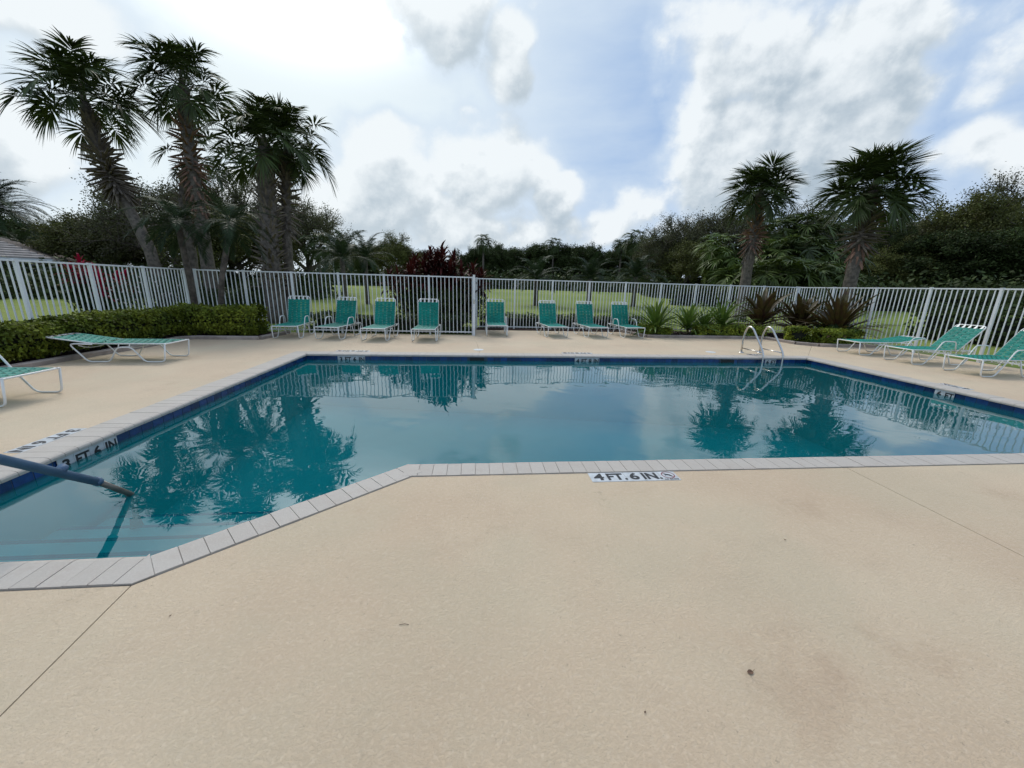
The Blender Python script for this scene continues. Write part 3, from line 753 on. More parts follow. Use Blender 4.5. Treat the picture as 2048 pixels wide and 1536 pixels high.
# ------------------------------------------------------------------ loungers
def rrect_tube(mb, pts, r, rad=.07, n=8): mb.tube(smooth_path(pts, rad, 4), r, n)
def webbing(L, W, nx, mb, woven=True, z0=0.0):
    # straps across (y) and along (x); local sheet x 0..L, y +-W/2
    pitch = L / nx; sw = pitch * .86; ny = 5; yw = W / (ny + .0); vw = yw * .60
    for i in range(nx):
        xa = (i + .5) * pitch - sw / 2; xb = xa + sw
        segs = 2 * ny; vs = []
        for j in range(segs + 1):
            y = -W / 2 + W * j / segs; z = z0 - .006 * math.sin(PI * j / segs)
            vs += [(xa, y, z), (xb, y, z)]
        mb.add(vs, [(2 * j, 2 * j + 1, 2 * j + 3, 2 * j + 2) for j in range(segs)])
        for sgn in (-1, 1):           # wrap round the side tube
            y = sgn * W / 2
            mb.add([(xa, y, z0), (xb, y, z0), (xb, y + sgn * .012, z0 - .014), (xa, y + sgn * .012, z0 - .014), (xb, y, z0 - .03), (xa, y, z0 - .03)], [(0, 1, 2, 3), (3, 2, 4, 5)])
    if woven:
        for k in range(ny):
            yc = -W / 2 + (k + .5) * yw; vs = []; n = nx * 2
            for i in range(n + 1):
                x = L * i / n; ph = (i + 0) % 4; cell = (i // 1)
                up = math.sin(PI * (i) / 2 + (PI if k % 2 else 0)) if i % 2 else 0
                z = z0 - .004 + .009 * up
                vs += [(x, yc - vw / 2, z), (x, yc + vw / 2, z)]
            mb.add(vs, [(2 * i, 2 * i + 1, 2 * i + 3, 2 * i + 2) for i in range(n)])
TR = .0125
CHAIRS = {}
def make_lounger(arms, ang):
    key = (arms, round(ang, 3))
    if key in CHAIRS: return CHAIRS[key]
    hw = .325; H = .345; parts = []
    for s in (-1, 1):
        y = s * hw; mb = MB()
        if arms:
            path = [(.0, y, H), (.045, y, .014), (.36, y, .014), (.56, y, H - .03), (.70, y, .56), (1.02, y, .56), (1.07, y, H - .02)]
            rrect_tube(mb, path, TR)
            rrect_tube(mb, [(.88, y, H - .03), (1.02, y, .014), (1.34, y, .014), (1.56, y, H - .03), (1.50, y, H), (1.20, y, H)], TR, .05)
        else:
            path = [(.0, y, H), (.05, y, .014), (.38, y, .014), (.57, y, H - .06), (.80, y, H - .06), (.97, y, .014), (1.32, y, .014), (1.56, y, H - .02), (1.50, y, H), (1.20, y, H - .01)]
            rrect_tube(mb, path, TR)
        parts.append(('side_frame', mb.mesh('side_frame', 'frame_paint', True)))
    mb = MB(); rrect_tube(mb, [(1.18, -.300, H), (.0, -.300, H + .002), (-.01, 0, H + .004), (.0, .300, H + .002), (1.18, .300, H)], TR, .05)
    mb.tube([(.0, -hw, H), (0, -.29, H + .002)], TR, 8); mb.tube([(.0, hw, H), (0, .29, H + .002)], TR, 8)
    for x in (.60, .78): mb.tube([(x, -hw, H - .05), (x, -.30, H)], .009, 6); mb.tube([(x, hw, H - .05), (x, .30, H)], .009, 6)
    mb.tube(smooth_path([(.62, -hw, H - .05), (.62, -.15, H - .09), (.62, .15, H - .09), (.62, hw, H - .05)], .1, 3), .009, 6)
    mb.tube(smooth_path([(1.42, -hw, H - .03), (1.42, -.15, H - .10), (1.42, .15, H - .10), (1.42, hw, H - .03)], .1, 3), .009, 6)
    parts.append(('seat_frame', mb.mesh('seat_frame', 'frame_paint', True)))
    ca, sa = math.cos(ang), math.sin(ang)
    def tb(p): return (1.17 + p[0] * ca - p[2] * sa, p[1], H + p[0] * sa + p[2] * ca)
    BL = .80
    mb = MB(); q = smooth_path([(0, -.298, 0), (BL, -.298, 0), (BL + .005, 0, 0), (BL, .298, 0), (0, .298, 0)], .08, 5); mb.tube([tb(p) for p in q], TR, 8)
    mb.tube([tb((.45, -.298, 0)), tb((.45, .298, 0))], .009, 6)
    parts.append(('back_frame', mb.mesh('back_frame', 'frame_paint', True)))
    if ang > .5:
        a = Vector(tb((.45, -.2, 0))); b = Vector((1.50, -.2, H - .06)); c = Vector((1.50, .2, H - .06)); d = Vector(tb((.45, .2, 0)))
        mb = MB(); rrect_tube(mb, [a, b, c, d], .008, .05, 6); mb.tube([(1.50, -hw, H), (1.50, hw, H - .0)], .009, 6)
        parts.append(('back_prop', mb.mesh('back_prop', 'frame_paint', True)))
    mb = MB(); webbing(1.10, .60, 20, mb); 
    mb.v = [(x + .035, y, z + H + .014) for x, y, z in mb.v]
    parts.append(('seat_webbing', mb.mesh('seat_webbing', 'strap_teal')))
    mb = MB(); webbing(.70, .595, 13, mb); mb.v = [tb((x + .01, y, z + .014)) for x, y, z in mb.v]
    parts.append(('back_webbing', mb.mesh('back_webbing', 'strap_teal')))
    mb = MB()                           # ends of the lengthwise straps looped on the top bar
    for k in range(5):
        yc = -.2975 + (k + .5) * .119; vs = []
        if abs(yc) > .27: continue
        mb.add([tb((.70, yc - .022, .012)), tb((.70, yc + .022, .012)), tb((.805, yc + .015, .014)), tb((.805, yc - .015, .014)), tb((.82, yc + .015, -.004)), tb((.82, yc - .015, -.004))], [(0, 1, 2, 3), (3, 2, 4, 5)])
    parts.append(('strap_ends', mb.mesh('strap_ends', 'frame_paint')))
    CHAIRS[key] = parts; return parts
def lounger(label, u, v, rz, arms, ang, group):
    # u, v: middle of the foot end; local x runs from foot to head
    t = thing('sun_lounger', label, 'sun lounger', P(u, v, 0), TH + rz, group)
    for nm, me in make_lounger(arms, ang):
        o = link(nm, me, t)
        if 'webbing' in nm or nm == 'strap_ends': o['kind'] = 'stuff' if nm != 'strap_ends' else 'thing'
    return t
UP = math.radians(70); GU = 'upright teal loungers along the back fence'
rows = [(-5.12, 10.97, .10, True, UP, 'leftmost upright teal lounger in the back row, with arms, beside the hedge end'),
        (-4.02, 10.90, -.12, True, UP, 'teal lounger with arms, second from the hedge in the back row'),
        (-2.75, 10.72, -.05, False, UP, 'armless upright teal lounger between the armed one and the red leaved bush'),
        (-1.40, 10.72, 0.0, False, math.radians(72), 'armless upright teal lounger in front of the dark bush, next left of the gate post'),
        (.70, 12.10, .0, True, UP, 'upright teal lounger standing just right of the gate post'),
        (2.62, 11.98, .10, False, UP, 'armless teal lounger, second to the right of the gate post'),
        (3.94, 12.02, .10, False, UP, 'armless teal lounger between the armless one and the armed one by the planting bed'),
        (5.18, 12.08, .06, True, UP, 'rightmost upright teal lounger of the back row, armed, beside the planting bed')]
for u, v, rz, ar, an, lb in rows: lounger(lb, u, v, PI / 2 + rz, ar, an, GU)
GR = 'teal loungers on the right deck'
lounger('flat armless teal lounger on the right deck, nearest the planting bed', 10.14, 9.54, .0, False, math.radians(9), GR)
lounger('armed teal lounger with raised back on the right deck, beside the flat one', 10.19, 8.30, -.03, True, math.radians(46), GR)
lounger('raised teal lounger cut by the right picture edge', 10.20, 7.03, .0, True, math.radians(50), GR)
GL = 'teal loungers on the left deck'
lounger('flat armless teal lounger beside the left hedge kerb', -5.75, 8.0, PI + .03, False, math.radians(8), GL)
lounger('teal lounger with arms cut by the left picture edge', -5.52, 5.24, PI, True, math.radians(40), GL)

# ------------------------------------------------------------------ palms
def seg_strip(o, d, side, nrm, L, w, g, wind, k=4, prof=(.45, 1, .8, .5, .03), ex=2.0):
    out = []
    for i in range(k + 1):
        s = i / k; p = o + d * (L * s) + Vector((0, 0, -1)) * (g * L * s ** ex) + wind * (L * s ** 2)
        out.append((p - side * (w * prof[i] / 2), p + side * (w * prof[i] / 2)))
    return out
def fan_frond(elev, seed, Lp=1.25, R=1.1, segs=46, bend=.55, droop=.28, wind=(0, 0, 0), width=.060, spread=125):
    r = random.Random(seed); mb = MB(); wind = Vector(wind)
    pts = [Vector((0, 0, 0))]; a = elev; n = 6
    for i in range(n):
        a -= bend / n * (.4 + i / n * 1.2); pts.append(pts[-1] + Vector((math.cos(a), 0, math.sin(a))) * (Lp / n) + wind * (Lp * .03 * i / n))
    mb.tube(pts, [.022, .019, .016, .014, .012, .011, .010], 4, False)
    y = Vector((0, 1, 0)); o = pts[-1]
    cost = [o]; ac = a; dirs = [Vector((math.cos(a), 0, math.sin(a)))]
    for i in range(5):
        ac -= .16; dv_ = Vector((math.cos(ac), 0, math.sin(ac))); cost.append(cost[-1] + dv_ * (R * .09)); dirs.append(dv_)
    for j in range(segs):
        ph = math.radians(-spread + 2 * spread * j / (segs - 1)) + r.uniform(-.02, .02)
        fr = 1 - abs(ph) / math.radians(spread); ci = min(5, int(fr * 5.99)); d0_ = dirs[ci]; org = cost[ci]
        nr = Vector((-d0_.z, 0, d0_.x)); 
        d = d0_ * math.cos(ph) + y * math.sin(ph) + nr * (.34 * abs(math.sin(ph)) + r.uniform(-.05, .05)); d.normalize()
        side = d.cross(nr).normalized(); tw = r.uniform(-.5, .5); side = (side * math.cos(tw) + nr * math.sin(tw)).normalized()
        L = R * (.72 + .30 * math.cos(ph * .6)) * r.uniform(.9, 1.06)
        strip = seg_strip(org, d, side, nr, L, width, droop * r.uniform(.6, 1.4), wind * r.uniform(.7, 1.3), ex=2.6)
        o_ = len(mb.v)
        for p, q in strip: mb.v += [tuple(p), tuple(q)]
        mb.f += [(o_ + 2 * i, o_ + 2 * i + 1, o_ + 2 * i + 3, o_ + 2 * i + 2) for i in range(4)]
    return mb
def feather_frond(elev, seed, L=2.2, n=46, bend=1.5, ll=.42, wind=(0, 0, 0), w=.03, vee=.5, droop=.35):
    r = random.Random(seed); mb = MB(); pts = [Vector((0, 0, 0))]; a = elev; k = 12; dirs = []
    for i in range(k):
        a -= bend / k * (.5 + i / k); d = Vector((math.cos(a), 0, math.sin(a))); dirs.append(d); pts.append(pts[-1] + d * (L / k) + Vector(wind) * (L / k * i / k))
    mb.tube(pts, [.018 * (1 - .8 * i / k) for i in range(k + 1)], 4, False)
    for j in range(n):
        s = .14 + .86 * j / n; f = s * k; i = min(k - 1, int(f)); p = pts[i].lerp(pts[i + 1], f - i); d = dirs[i]; up = Vector((-d.z, 0, d.x))
        for sg in (-1, 1):
            dd = (d * (.45 + .5 * s) + Vector((0, sg, 0)) * (.9 - .35 * s) + up * (vee * r.uniform(.4, 1.1))).normalized()
            side = dd.cross(up).normalized(); l = ll * math.sin(PI * min(1, .18 + s * .86)) ** .6 * r.uniform(.85, 1.1)
            strip = seg_strip(p, dd, side, up, max(l, .05), w, droop * r.uniform(.7, 1.5), Vector(wind), 3, (.5, 1, .7, .05))
            o_ = len(mb.v)
            for q0, q1 in strip: mb.v += [tuple(q0), tuple(q1)]
            mb.f += [(o_ + 2 * t, o_ + 2 * t + 1, o_ + 2 * t + 3, o_ + 2 * t + 2) for t in range(3)]
    return mb
FAN = {}
def fan_mesh(elev_deg, var, m='palm_leaf', windy=0, size=1.0):
    key = (elev_deg, var, m, windy, size)
    if key not in FAN:
        r = random.Random(hash((elev_deg, var)) & 0xffff)
        FAN[key] = fan_frond(math.radians(elev_deg), elev_deg * 7 + var * 13 + 5, 1.30 * size * (r.uniform(.72, 1.15) if windy else r.uniform(.62, .95)), (.92 if windy else 1.10) * size, 46 if windy else 56, .42 if elev_deg > 0 else .25,
                             .24 if windy else .07, (0, 0, 0), .060 * size, 126).mesh('frond', m)
    return FAN[key]
def boot_mesh(L, w, th, name='leaf_boot', m='boot'):
    mb = MB()                           # split wedge: x out along its length, flat stub
    pr = [(0, w * .62, th), (L * .35, w * .5, th * .9), (L * .75, w * .34, th * .6), (L, w * .24, th * .35)]
    vs = []
    for x, ww, t_ in pr: vs += [(x, -ww, 0), (x, ww, 0), (x, ww * .7, t_), (x, -ww * .7, t_)]
    fs = [(0, 1, 2, 3), (15, 14, 13, 12)]
    for i in range(3):
        for k in range(4): a = i * 4 + k; b = i * 4 + (k + 1) % 4; fs.append((a, a + 4, b + 4, b))
    mb.add(vs, fs); return mb.mesh(name, m)
BOOTS = {}
def sabal(label, path, rad, crown, boots, nfr, seed, size=1.0, group='cabbage palms with booted trunks', windy=0, lean=(0, 0), elevs=None, azb=None):
    """path: trunk polyline (world). crown: growth point. boots: (t0,t1,count,length,mode)"""
    r = random.Random(seed)
    base = Vector((path[0].x, path[0].y, 0)); t = thing('cabbage_palm', label, 'palm tree', base, 0, group)
    pts = [base + Vector((0, 0, -.1))] + [Vector(p) for p in path[1:]]
    fine = []
    for a, b in zip(pts, pts[1:]):
        n = max(2, int((b - a).length / .35))
        for i in range(n): fine.append(a.lerp(b, i / n))
    fine.append(pts[-1]); loc = [p - base for p in fine]; m = len(loc)
    def rr(s): return rad * (1.18 - .25 * s) + (.06 * math.exp(-s * 14))
    mb = MB(); mb.tube(loc, [rr(i / (m - 1)) * r.uniform(.95, 1.05) for i in range(m)], 12); link('trunk', mb.mesh('trunk', 'palm_trunk', True), t)
    def along(s): f = s * (m - 1); i = min(m - 2, int(f)); return loc[i].lerp(loc[i + 1], f - i), (loc[i + 1] - loc[i]).normalized()
    for (s0, s1, cnt, L, tilt0, tilt1, mt) in boots:
        for q in range(2):
            key = (round(L, 2), mt, q)
            if key not in BOOTS: BOOTS[key] = boot_mesh(L * (1.05 + .3 * q), .10 - .015 * q, .06, 'leaf_boot', mt)
        for k in range(cnt):
            s = s0 + (s1 - s0) * (k + r.random() * .8) / cnt; p, d = along(min(1, s)); az = k * 2.39996 + r.uniform(-.3, .3)
            ref = Vector((1, 0, 0)); e1 = (ref - d * d.dot(ref)).normalized(); e2 = d.cross(e1)
            out = e1 * math.cos(az) + e2 * math.sin(az); tl = math.radians(tilt0 + (tilt1 - tilt0) * (k / cnt) + r.uniform(-14, 14))
            xd = (out * math.cos(tl) + d * math.sin(tl)).normalized(); yd = d.cross(out).normalized(); zd = xd.cross(yd)
            o = link('leaf_boot', BOOTS[(round(L, 2), mt, r.randrange(2))], t)
            M = Matrix((xd, yd, zd)).transposed().to_4x4(); M.translation = p + out * rr(s) * .75
            o.matrix_local = M; 
    cr = loc[-1]
    ev = elevs or [75, 55, 30, 5, -25, -50]
    for k in range(nfr):
        f = (k + .5) / nfr; e_ = ev[min(len(ev) - 1, int(f ** 1.1 * len(ev)))]
        az = k * 2.39996 + r.uniform(-.25, .25)
        if azb is not None and e_ < 20 and r.random() < .7: az = azb + r.uniform(-1.3, 1.3) + (PI if r.random() < .35 else 0)
        dry = e_ <= -50 and r.random() < .5
        me = fan_mesh(e_, k % 3, 'palm_leaf_dry' if dry else 'palm_leaf', windy)
        sc = size * r.uniform(.82, 1.08)
        o = link('frond', me, t, cr + Vector((0, 0, r.uniform(-.25, .12))), (r.uniform(-.2, .2) + lean[0], r.uniform(-.12, .12) + lean[1], az), sc)
    mb = MB(); mb.tube([cr + Vector((0, 0, -.4)), cr + Vector((0, 0, .1)), cr + Vector((0, 0, .7 * size))], [rad * .8, rad * .55, .03], 8); link('bud', mb.mesh('bud', 'boot'), t)
    return t
def pxpath(depth, pts): return [AT(x, y, depth) for x, y in pts]
GP = 'cabbage palms with booted trunks'
D1 = 15.0
UPE = [86, 78, 66, 54, 42, 30, 16, 2]
sabal('tall leaning cabbage palm with a shaggy collar of old leaf bases, leftmost', pxpath(D1, [(325, 560), (300, 500), (262, 425), (225, 360), (195, 290), (170, 208)]), .18, None,
      [(.56, .70, 84, .52, -65, -15, 'boot'), (.66, .80, 60, .46, -20, 30, 'boot'), (.78, .94, 60, .34, 30, 70, 'boot')], 44, 11, 1.0, lean=(0, -.12), elevs=UPE + [15, 0, -20], windy=1)
sabal('tall upright cabbage palm with reddish leaf bases, second from the left', pxpath(16.0, [(420, 560), (408, 480), (396, 400), (382, 320), (370, 230), (366, 176)]), .22, None,
      [(.46, .68, 50, .46, -70, -30, 'boot_red'), (.62, .84, 46, .44, -20, 35, 'boot_red'), (.80, .99, 46, .32, 30, 70, 'boot')], 42, 23, .92, elevs=UPE + [10, -20], windy=1)
sabal('shorter rough trunked cabbage palm leaning against the tall upright one', pxpath(16.8, [(385, 560), (378, 480), (368, 400), (372, 345), (385, 310)]), .20, None,
      [(.45, .99, 70, .34, 10, 60, 'boot')], 15, 31, .78, elevs=[60, 30, 10, -10, -30], windy=1)
sabal('cabbage palm on a thick trunk covered in old leaf bases, windswept crown', pxpath(14.6, [(545, 560), (540, 500), (537, 430), (532, 370), (531, 300)]), .29, None,
      [(.20, .86, 170, .34, 10, 60, 'boot'), (.80, .97, 30, .34, 55, 75, 'palm_leaf_dry')], 42, 47, .92, lean=(0, -.10), elevs=UPE + [0, 20], windy=1)
sabal('slimmer cabbage palm growing against the thick trunked one, rightmost of the left cluster', pxpath(15.2, [(575, 560), (574, 480), (573, 410), (571, 350), (576, 292)]), .16, None,
      [(.52, .72, 46, .40, -50, 20, 'boot'), (.70, .96, 54, .36, 20, 65, 'boot')], 34, 59, .80, lean=(0, .12), elevs=UPE + [-10, -25], windy=1)
sabal('smaller cabbage palm beyond the right end of the back fence, left of the pair', pxpath(21.0, [(1488, 590), (1496, 530), (1508, 470), (1516, 425), (1520, 388)]), .24, None,
      [(.46, .62, 26, .34, -80, -50, 'boot'), (.58, .74, 46, .46, -50, 0, 'boot_red'), (.68, .92, 56, .40, 15, 60, 'boot_red')], 46, 71, .96, elevs=[80, 66, 54, 42, 30, 16, 2, -14])
sabal('larger cabbage palm with a bulging collar of leaf bases, rightmost', pxpath(17.0, [(1692, 600), (1704, 550), (1718, 490), (1735, 430), (1746, 382)]), .23, None,
      [(.50, .64, 26, .34, -80, -50, 'boot_red'), (.60, .78, 84, .54, -40, 20, 'boot'), (.74, .92, 60, .38, 20, 65, 'boot')], 50, 87, 1.02, elevs=[80, 66, 54, 42, 30, 16, 2, -14])

def joined(parts):                      # list of (MB, Matrix) -> MB
    o = MB()
    for mb, M in parts: o.add([M @ Vector(v) for v in mb.v], mb.f)
    return o
FEA = {}
def feather(elev, var, big=0):
    k = (elev, var, big)
    if k not in FEA: FEA[k] = feather_frond(math.radians(elev), 100 + elev + var * 17 + big, 2.1 if not big else 2.8, 44, 1.5 if elev > 0 else .9, .42 if not big else .5)
    return FEA[k]
FEM = {}
def feather_palm(label, base, H, nfr, seed, size=1.0, rad=.08, m='feather_leaf', elevs=(75, 50, 25, 0, -30), group=None, lean=(0, 0), name='feather_palm', part_fronds=True, big=0):
    r = random.Random(seed); t = thing(name, label, 'palm tree', (base.x, base.y, 0), 0, group)
    top = Vector((lean[0], lean[1], H)); mb = MB(); mb.tube([Vector((0, 0, -.1)), Vector((lean[0] * .35, lean[1] * .35, H * .5)), top], [rad * 1.2, rad, rad * 1.05], 8); link('trunk', mb.mesh('trunk', 'palm_trunk', True), t)
    for k in range(nfr):
        e_ = elevs[min(len(elevs) - 1, int((k + .5) / nfr * len(elevs)))]; az = k * 2.39996 + r.uniform(-.3, .3)
        key = (e_, k % 2, big, m)
        if key not in FEM: FEM[key] = feather(e_, k % 2, big).mesh('frond', m)
        link('frond', FEM[key], t, top, (r.uniform(-.15, .15), r.uniform(-.1, .1), az), size * r.uniform(.85, 1.1))
    return t
# pygmy date palms in the fence corner
GC = 'pygmy date palms in the hedge corner'
b1 = G(393, 614); feather_palm('pygmy date palm with a straight dark trunk standing in the gap at the fence corner', P(-8.02, 12.1), 3.05, 26, 5, .62, .075, 'feather_leaf', (60, 40, 15, -10, -35), GC, (-.10, 0))
feather_palm('pygmy date palm on a slanting dark trunk rising right of the fence corner', P(-7.25, 11.75), 3.05, 26, 6, .64, .07, 'feather_leaf', (60, 40, 15, -10, -35), GC, (.62, .2))
feather_palm('big feather leaved palm beyond the left fence, cut by the left picture edge', AT(-5, 480, 33), 6.6, 90, 8, 1.6, .16, 'feather_leaf', (75, 60, 40, 20, 5), None, (0, 0), 'date_palm', big=1)
feather_palm('drooping feather palm behind the house corner, left', AT(50, 500, 36), 4.2, 26, 9, 1.2, .14, 'feather_leaf', (60, 35, 10, -20), None, (0, 0), 'date_palm')
for i, (x, d, h_, sz, lb) in enumerate([(1072, 30, 2.1, 1.25, 'grey green feather palm on the lawn, leftmost of three beyond the back fence'), (1178, 28, 2.2, 1.25, 'grey green feather palm on the lawn, middle one of three beyond the back fence'),
                                        (1268, 31, 2.5, 1.3, 'grey green feather palm on the lawn, rightmost of three beyond the back fence')]):
    feather_palm(lb, AT(x, 590, d), h_, 30, 60 + i, sz, .16, 'feather_leaf', (80, 62, 45, 25, 0), 'feather palms on the lawn')
for i, (x, d, h_, sz, lb) in enumerate([(690, 24, 2.9, 1.2, 'wispy feather palm behind the back fence, left of the round green bush'), (735, 27, 3.1, 1.1, 'feather palm behind the back fence beside the round green bush')]):
    feather_palm(lb, AT(x, 590, d), h_, 24, 70 + i, sz, .14, 'feather_leaf', (80, 60, 40, 15), 'feather palms left of the red bush')

# ------------------------------------------------------------------ broadleaf trees
def oak_data(seed, H=6, spread=3.2, lv=4, leaf=.10, per=26, gravity=.0, open_=1.0, up=.35):
    r = random.Random(seed); rn = np.random.RandomState(seed); mb = MB(); tips = []
    def grow(p, d, L, rad, k):
        n = 3; pts = [p]; q = p; dd = d
        for i in range(n):
            dd = (dd + Vector((r.gauss(0, .13), r.gauss(0, .13), r.gauss(.03, .08)))).normalized(); q = q + dd * (L / n); pts.append(q)
        mb.tube(pts, [rad * (1 - .4 * i / n) for i in range(n + 1)], 6 if rad > .05 else 3, False)
        if k >= 2:
            for i in range(1, n + 1): tips.append((pts[i], dd, k))
        if k == lv: return
        nc = [5, 5, 4, 4, 3][k]
        for c in range(nc):
            az = 2 * PI * (c + r.random() * .7) / nc; sp = r.uniform(.45, 1.0) * open_
            o = dd.orthogonal().normalized(); o2 = dd.cross(o); side = o * math.cos(az) + o2 * math.sin(az)
            nd = (dd * math.cos(sp) + side * math.sin(sp) + Vector((0, 0, up * (.4 if k else .2)))).normalized()
            st = pts[r.choice([n, n, n - 1])] if k else pts[r.choice([n, n - 1])]
            grow(st, nd, L * r.uniform(.62, .85), rad * .58, k + 1)
    grow(Vector((0, 0, -.1)), Vector((r.uniform(-.1, .1), r.uniform(-.1, .1), 1)).normalized(), H * .27, .022 * H + .03, 0)
    P_ = np.array([tuple(t[0]) for t in tips]); K = np.array([t[2] for t in tips]); rep = per
    idx = np.repeat(np.arange(len(P_)), rep)
    pos = P_[idx] + rn.normal(size=(len(idx), 3)) * (.040 * H * .5)
    nr = rn.normal(size=pos.shape); nr[:, 2] += .6
    q = leaf_quads(pos, nr, np.full(len(pos), leaf), .6, rn)
    return mb, q
OAKS = {}
def oak_proto(kind):
    if kind in OAKS: return OAKS[kind]
    sd, H, lf, per, m, op, up = {'sparse_a': (1, 6, .060, 26, 'oak_leaf_grey', 1.0, .3), 'sparse_b': (2, 6, .060, 24, 'oak_leaf_grey', 1.1, .3), 'full_a': (3, 6, .085, 42, 'oak_leaf', 1.15, .1),
                                 'full_b': (4, 6, .085, 42, 'oak_leaf', 1.15, .12), 'dense_a': (5, 6, .11, 48, 'dense_leaf', 1.3, .0), 'dense_b': (6, 6, .11, 48, 'dense_leaf', 1.3, .05)}[kind]
    mb, q = oak_data(sd, H, 3, 4, lf, per, 0, op, up)
    OAKS[kind] = (mb.mesh('trunk', 'bark', True), quads_mesh('crown', q, m), max(v[2] for v in mb.v), max(abs(v[0]) for v in mb.v))
    return OAKS[kind]
def oak(label, kind, x, depth, ytop, seed, wf=1.0, group=None, name='leafy_tree', cat='tree'):
    tr, cr, hh, ww = oak_proto(kind); top = AT(x, ytop, depth); g = Vector((top.x, top.y, gz(top.x, top.y) - .05)); s = (top.z - g.z) / hh
    t = thing(name, label, cat, g, random.Random(seed).uniform(0, 6.28), group)
    t.scale = (s * wf, s * wf, s)
    link('trunk', tr, t); link('crown', cr, t)
    return t
TL = [  # label, kind, x, depth, ytop, width factor
    ('dark leafy mass behind the feather palm at the left picture edge', 'dense_b', 10, 44, 425, 1.3),
    ('low olive green tree between the house roof and the leaning palm', 'full_a', 170, 32.4, 425, 1.2),
    ('small leaved grey green tree behind the leaning palm trunk', 'sparse_a', 240, 36.5, 405, 1.15),
    ('feathery tree with airy crown between the leaning palm and the tall upright palm', 'sparse_b', 320, 29.7, 345, 1.0),
    ('airy crowned tree behind the tall upright palm', 'sparse_a', 425, 32.4, 330, 1.0),
    ('dark leafy tree low behind the left palm trunks', 'full_b', 470, 28.4, 410, 1.2),
    ('airy tree with fine twigs just right of the thick trunked palm', 'sparse_b', 600, 32.4, 395, .85),
    ('dark bushy tree behind the house corner', 'dense_a', 95, 45.9, 450, 1.2),
    ('round topped bright green bush left of the red leaved bush', 'full_b', 785, 59.5, 468, 1.1),
    ('dark tree low beyond the lawn left of the round bush', 'dense_b', 715, 77, 492, 1.0),
    ('dark bush beyond the red leaved cordylines', 'dense_a', 850, 66.5, 500, 1.1),
    ('dark round tree of the far tree line just right of the red bush', 'dense_b', 945, 87.5, 497, 1.0),
    ('dark tree in the far tree line behind the leftmost small palm', 'dense_a', 1010, 91, 488, 1.0),
    ('far dark tree between the small palm and the feather palms', 'dense_b', 1075, 91, 492, 1.05),
    ('far dark tree behind the middle feather palm', 'dense_a', 1150, 87.5, 487, 1.1),
    ('far dark tree behind the rightmost feather palm', 'dense_b', 1230, 87.5, 490, 1.0),
    ('far dark tree left of the grey green oak', 'dense_a', 1300, 84, 478, 1.0),
    ('grey green small leaved oak left of the smaller cabbage palm', 'sparse_a', 1380, 45, 430, 1.15),
    ('tall airy oak top showing just left of the smaller cabbage palm', 'sparse_b', 1445, 45, 405, 1.0),
    ('low leafy oak under the airy oak left of the smaller cabbage palm', 'full_a', 1370, 42, 480, 1.3),
    ('fine twigged tree showing above the fan palm thicket', 'sparse_a', 1630, 51, 408, 1.1),
    ('olive green oak right of the larger cabbage palm', 'full_b', 1830, 40.5, 455, 1.2),
    ('airy topped oak right of the larger cabbage palm', 'sparse_b', 1850, 45, 418, 1.1),
    ('big broad oak rising at the right picture edge', 'full_a', 2010, 39, 385, 1.0),
    ('fine leaved tall oak at the right picture edge behind the broad one', 'sparse_a', 1995, 43.5, 350, 1.0),
    ('dark leafy tree low between the right oaks', 'dense_b', 1920, 39, 470, 1.3),
    ('dark leafy tree low at the right picture edge', 'dense_a', 2080, 36, 450, 1.3),
    ('dark leafy tree right behind the larger cabbage palm trunk', 'dense_b', 1780, 45, 490, 1.3),
]
for i, (lb, kd, x, d, yt, wf) in enumerate(TL): oak(lb, kd, x, d, yt, 500 + i, wf, 'trees beyond the fence')
# small round undergrowth filling the foot of the tree line (a far wood read as one mass)
q = []
for i in range(1500):
    az = rs.uniform(-1.02, 1.02); dd = rs.uniform(80, 100) if -.46 < az < .35 else (rs.uniform(34, 48) if az < 0 else rs.uniform(46, 62))
    c = np.array([math.sin(az) * dd, math.cos(az) * dd, gz(math.sin(az) * dd, math.cos(az) * dd)]); k = 90; v = rs.normal(size=(k, 3)); v /= np.linalg.norm(v, axis=1, keepdims=True)
    sz = rs.uniform(1.1, 2.0) * dd / 42; pos = c + v * np.array([sz * 1.3, sz * 1.3, sz * rs.uniform(.9, 1.5)]) * rs.uniform(.6, 1, (k, 1)); pos[:, 2] = np.maximum(pos[:, 2], c[2])
    q.append(leaf_quads(pos, v + rs.normal(size=v.shape) * .5, np.full(k, .42 * dd / 50), .6))
o = link('undergrowth', quads_mesh('undergrowth', np.concatenate(q), 'dense_leaf')); o['kind'] = 'stuff'; o['category'] = 'undergrowth'; o['label'] = 'dark undergrowth along the foot of the distant tree line'

# far cabbage palms standing out of the tree line, fan palm thicket
def fan_clump(mat_, seed, n=26, H=1.6):
    r = random.Random(seed); parts = []
    for k in range(n):
        e_ = [70, 45, 20, -10, -35][int(k / n * 5)]; az = k * 2.39996
        mb = fan_frond(math.radians(e_), 300 + k + seed, .9, .85, 20, .6, .3, (0, 0, 0), .11)
        M = Matrix.Translation((0, 0, H * r.uniform(.55, 1))) @ Matrix.Rotation(az + r.uniform(-.3, .3), 4, 'Z') @ Matrix.Rotation(r.uniform(-.2, .2), 4, 'X')
        parts.append((mb, M))
    return joined(parts).mesh('foliage', mat_)
clA, clB, clC = fan_clump('palm_leaf', 1), fan_clump('palm_leaf_bright', 2), fan_clump('palm_leaf', 3, 22, .5)
mb = MB(); mb.tube([(0, 0, -1), (0, 0, .9)], [.16, .12], 7); stem_me = mb.mesh('trunk', 'palm_trunk', True)
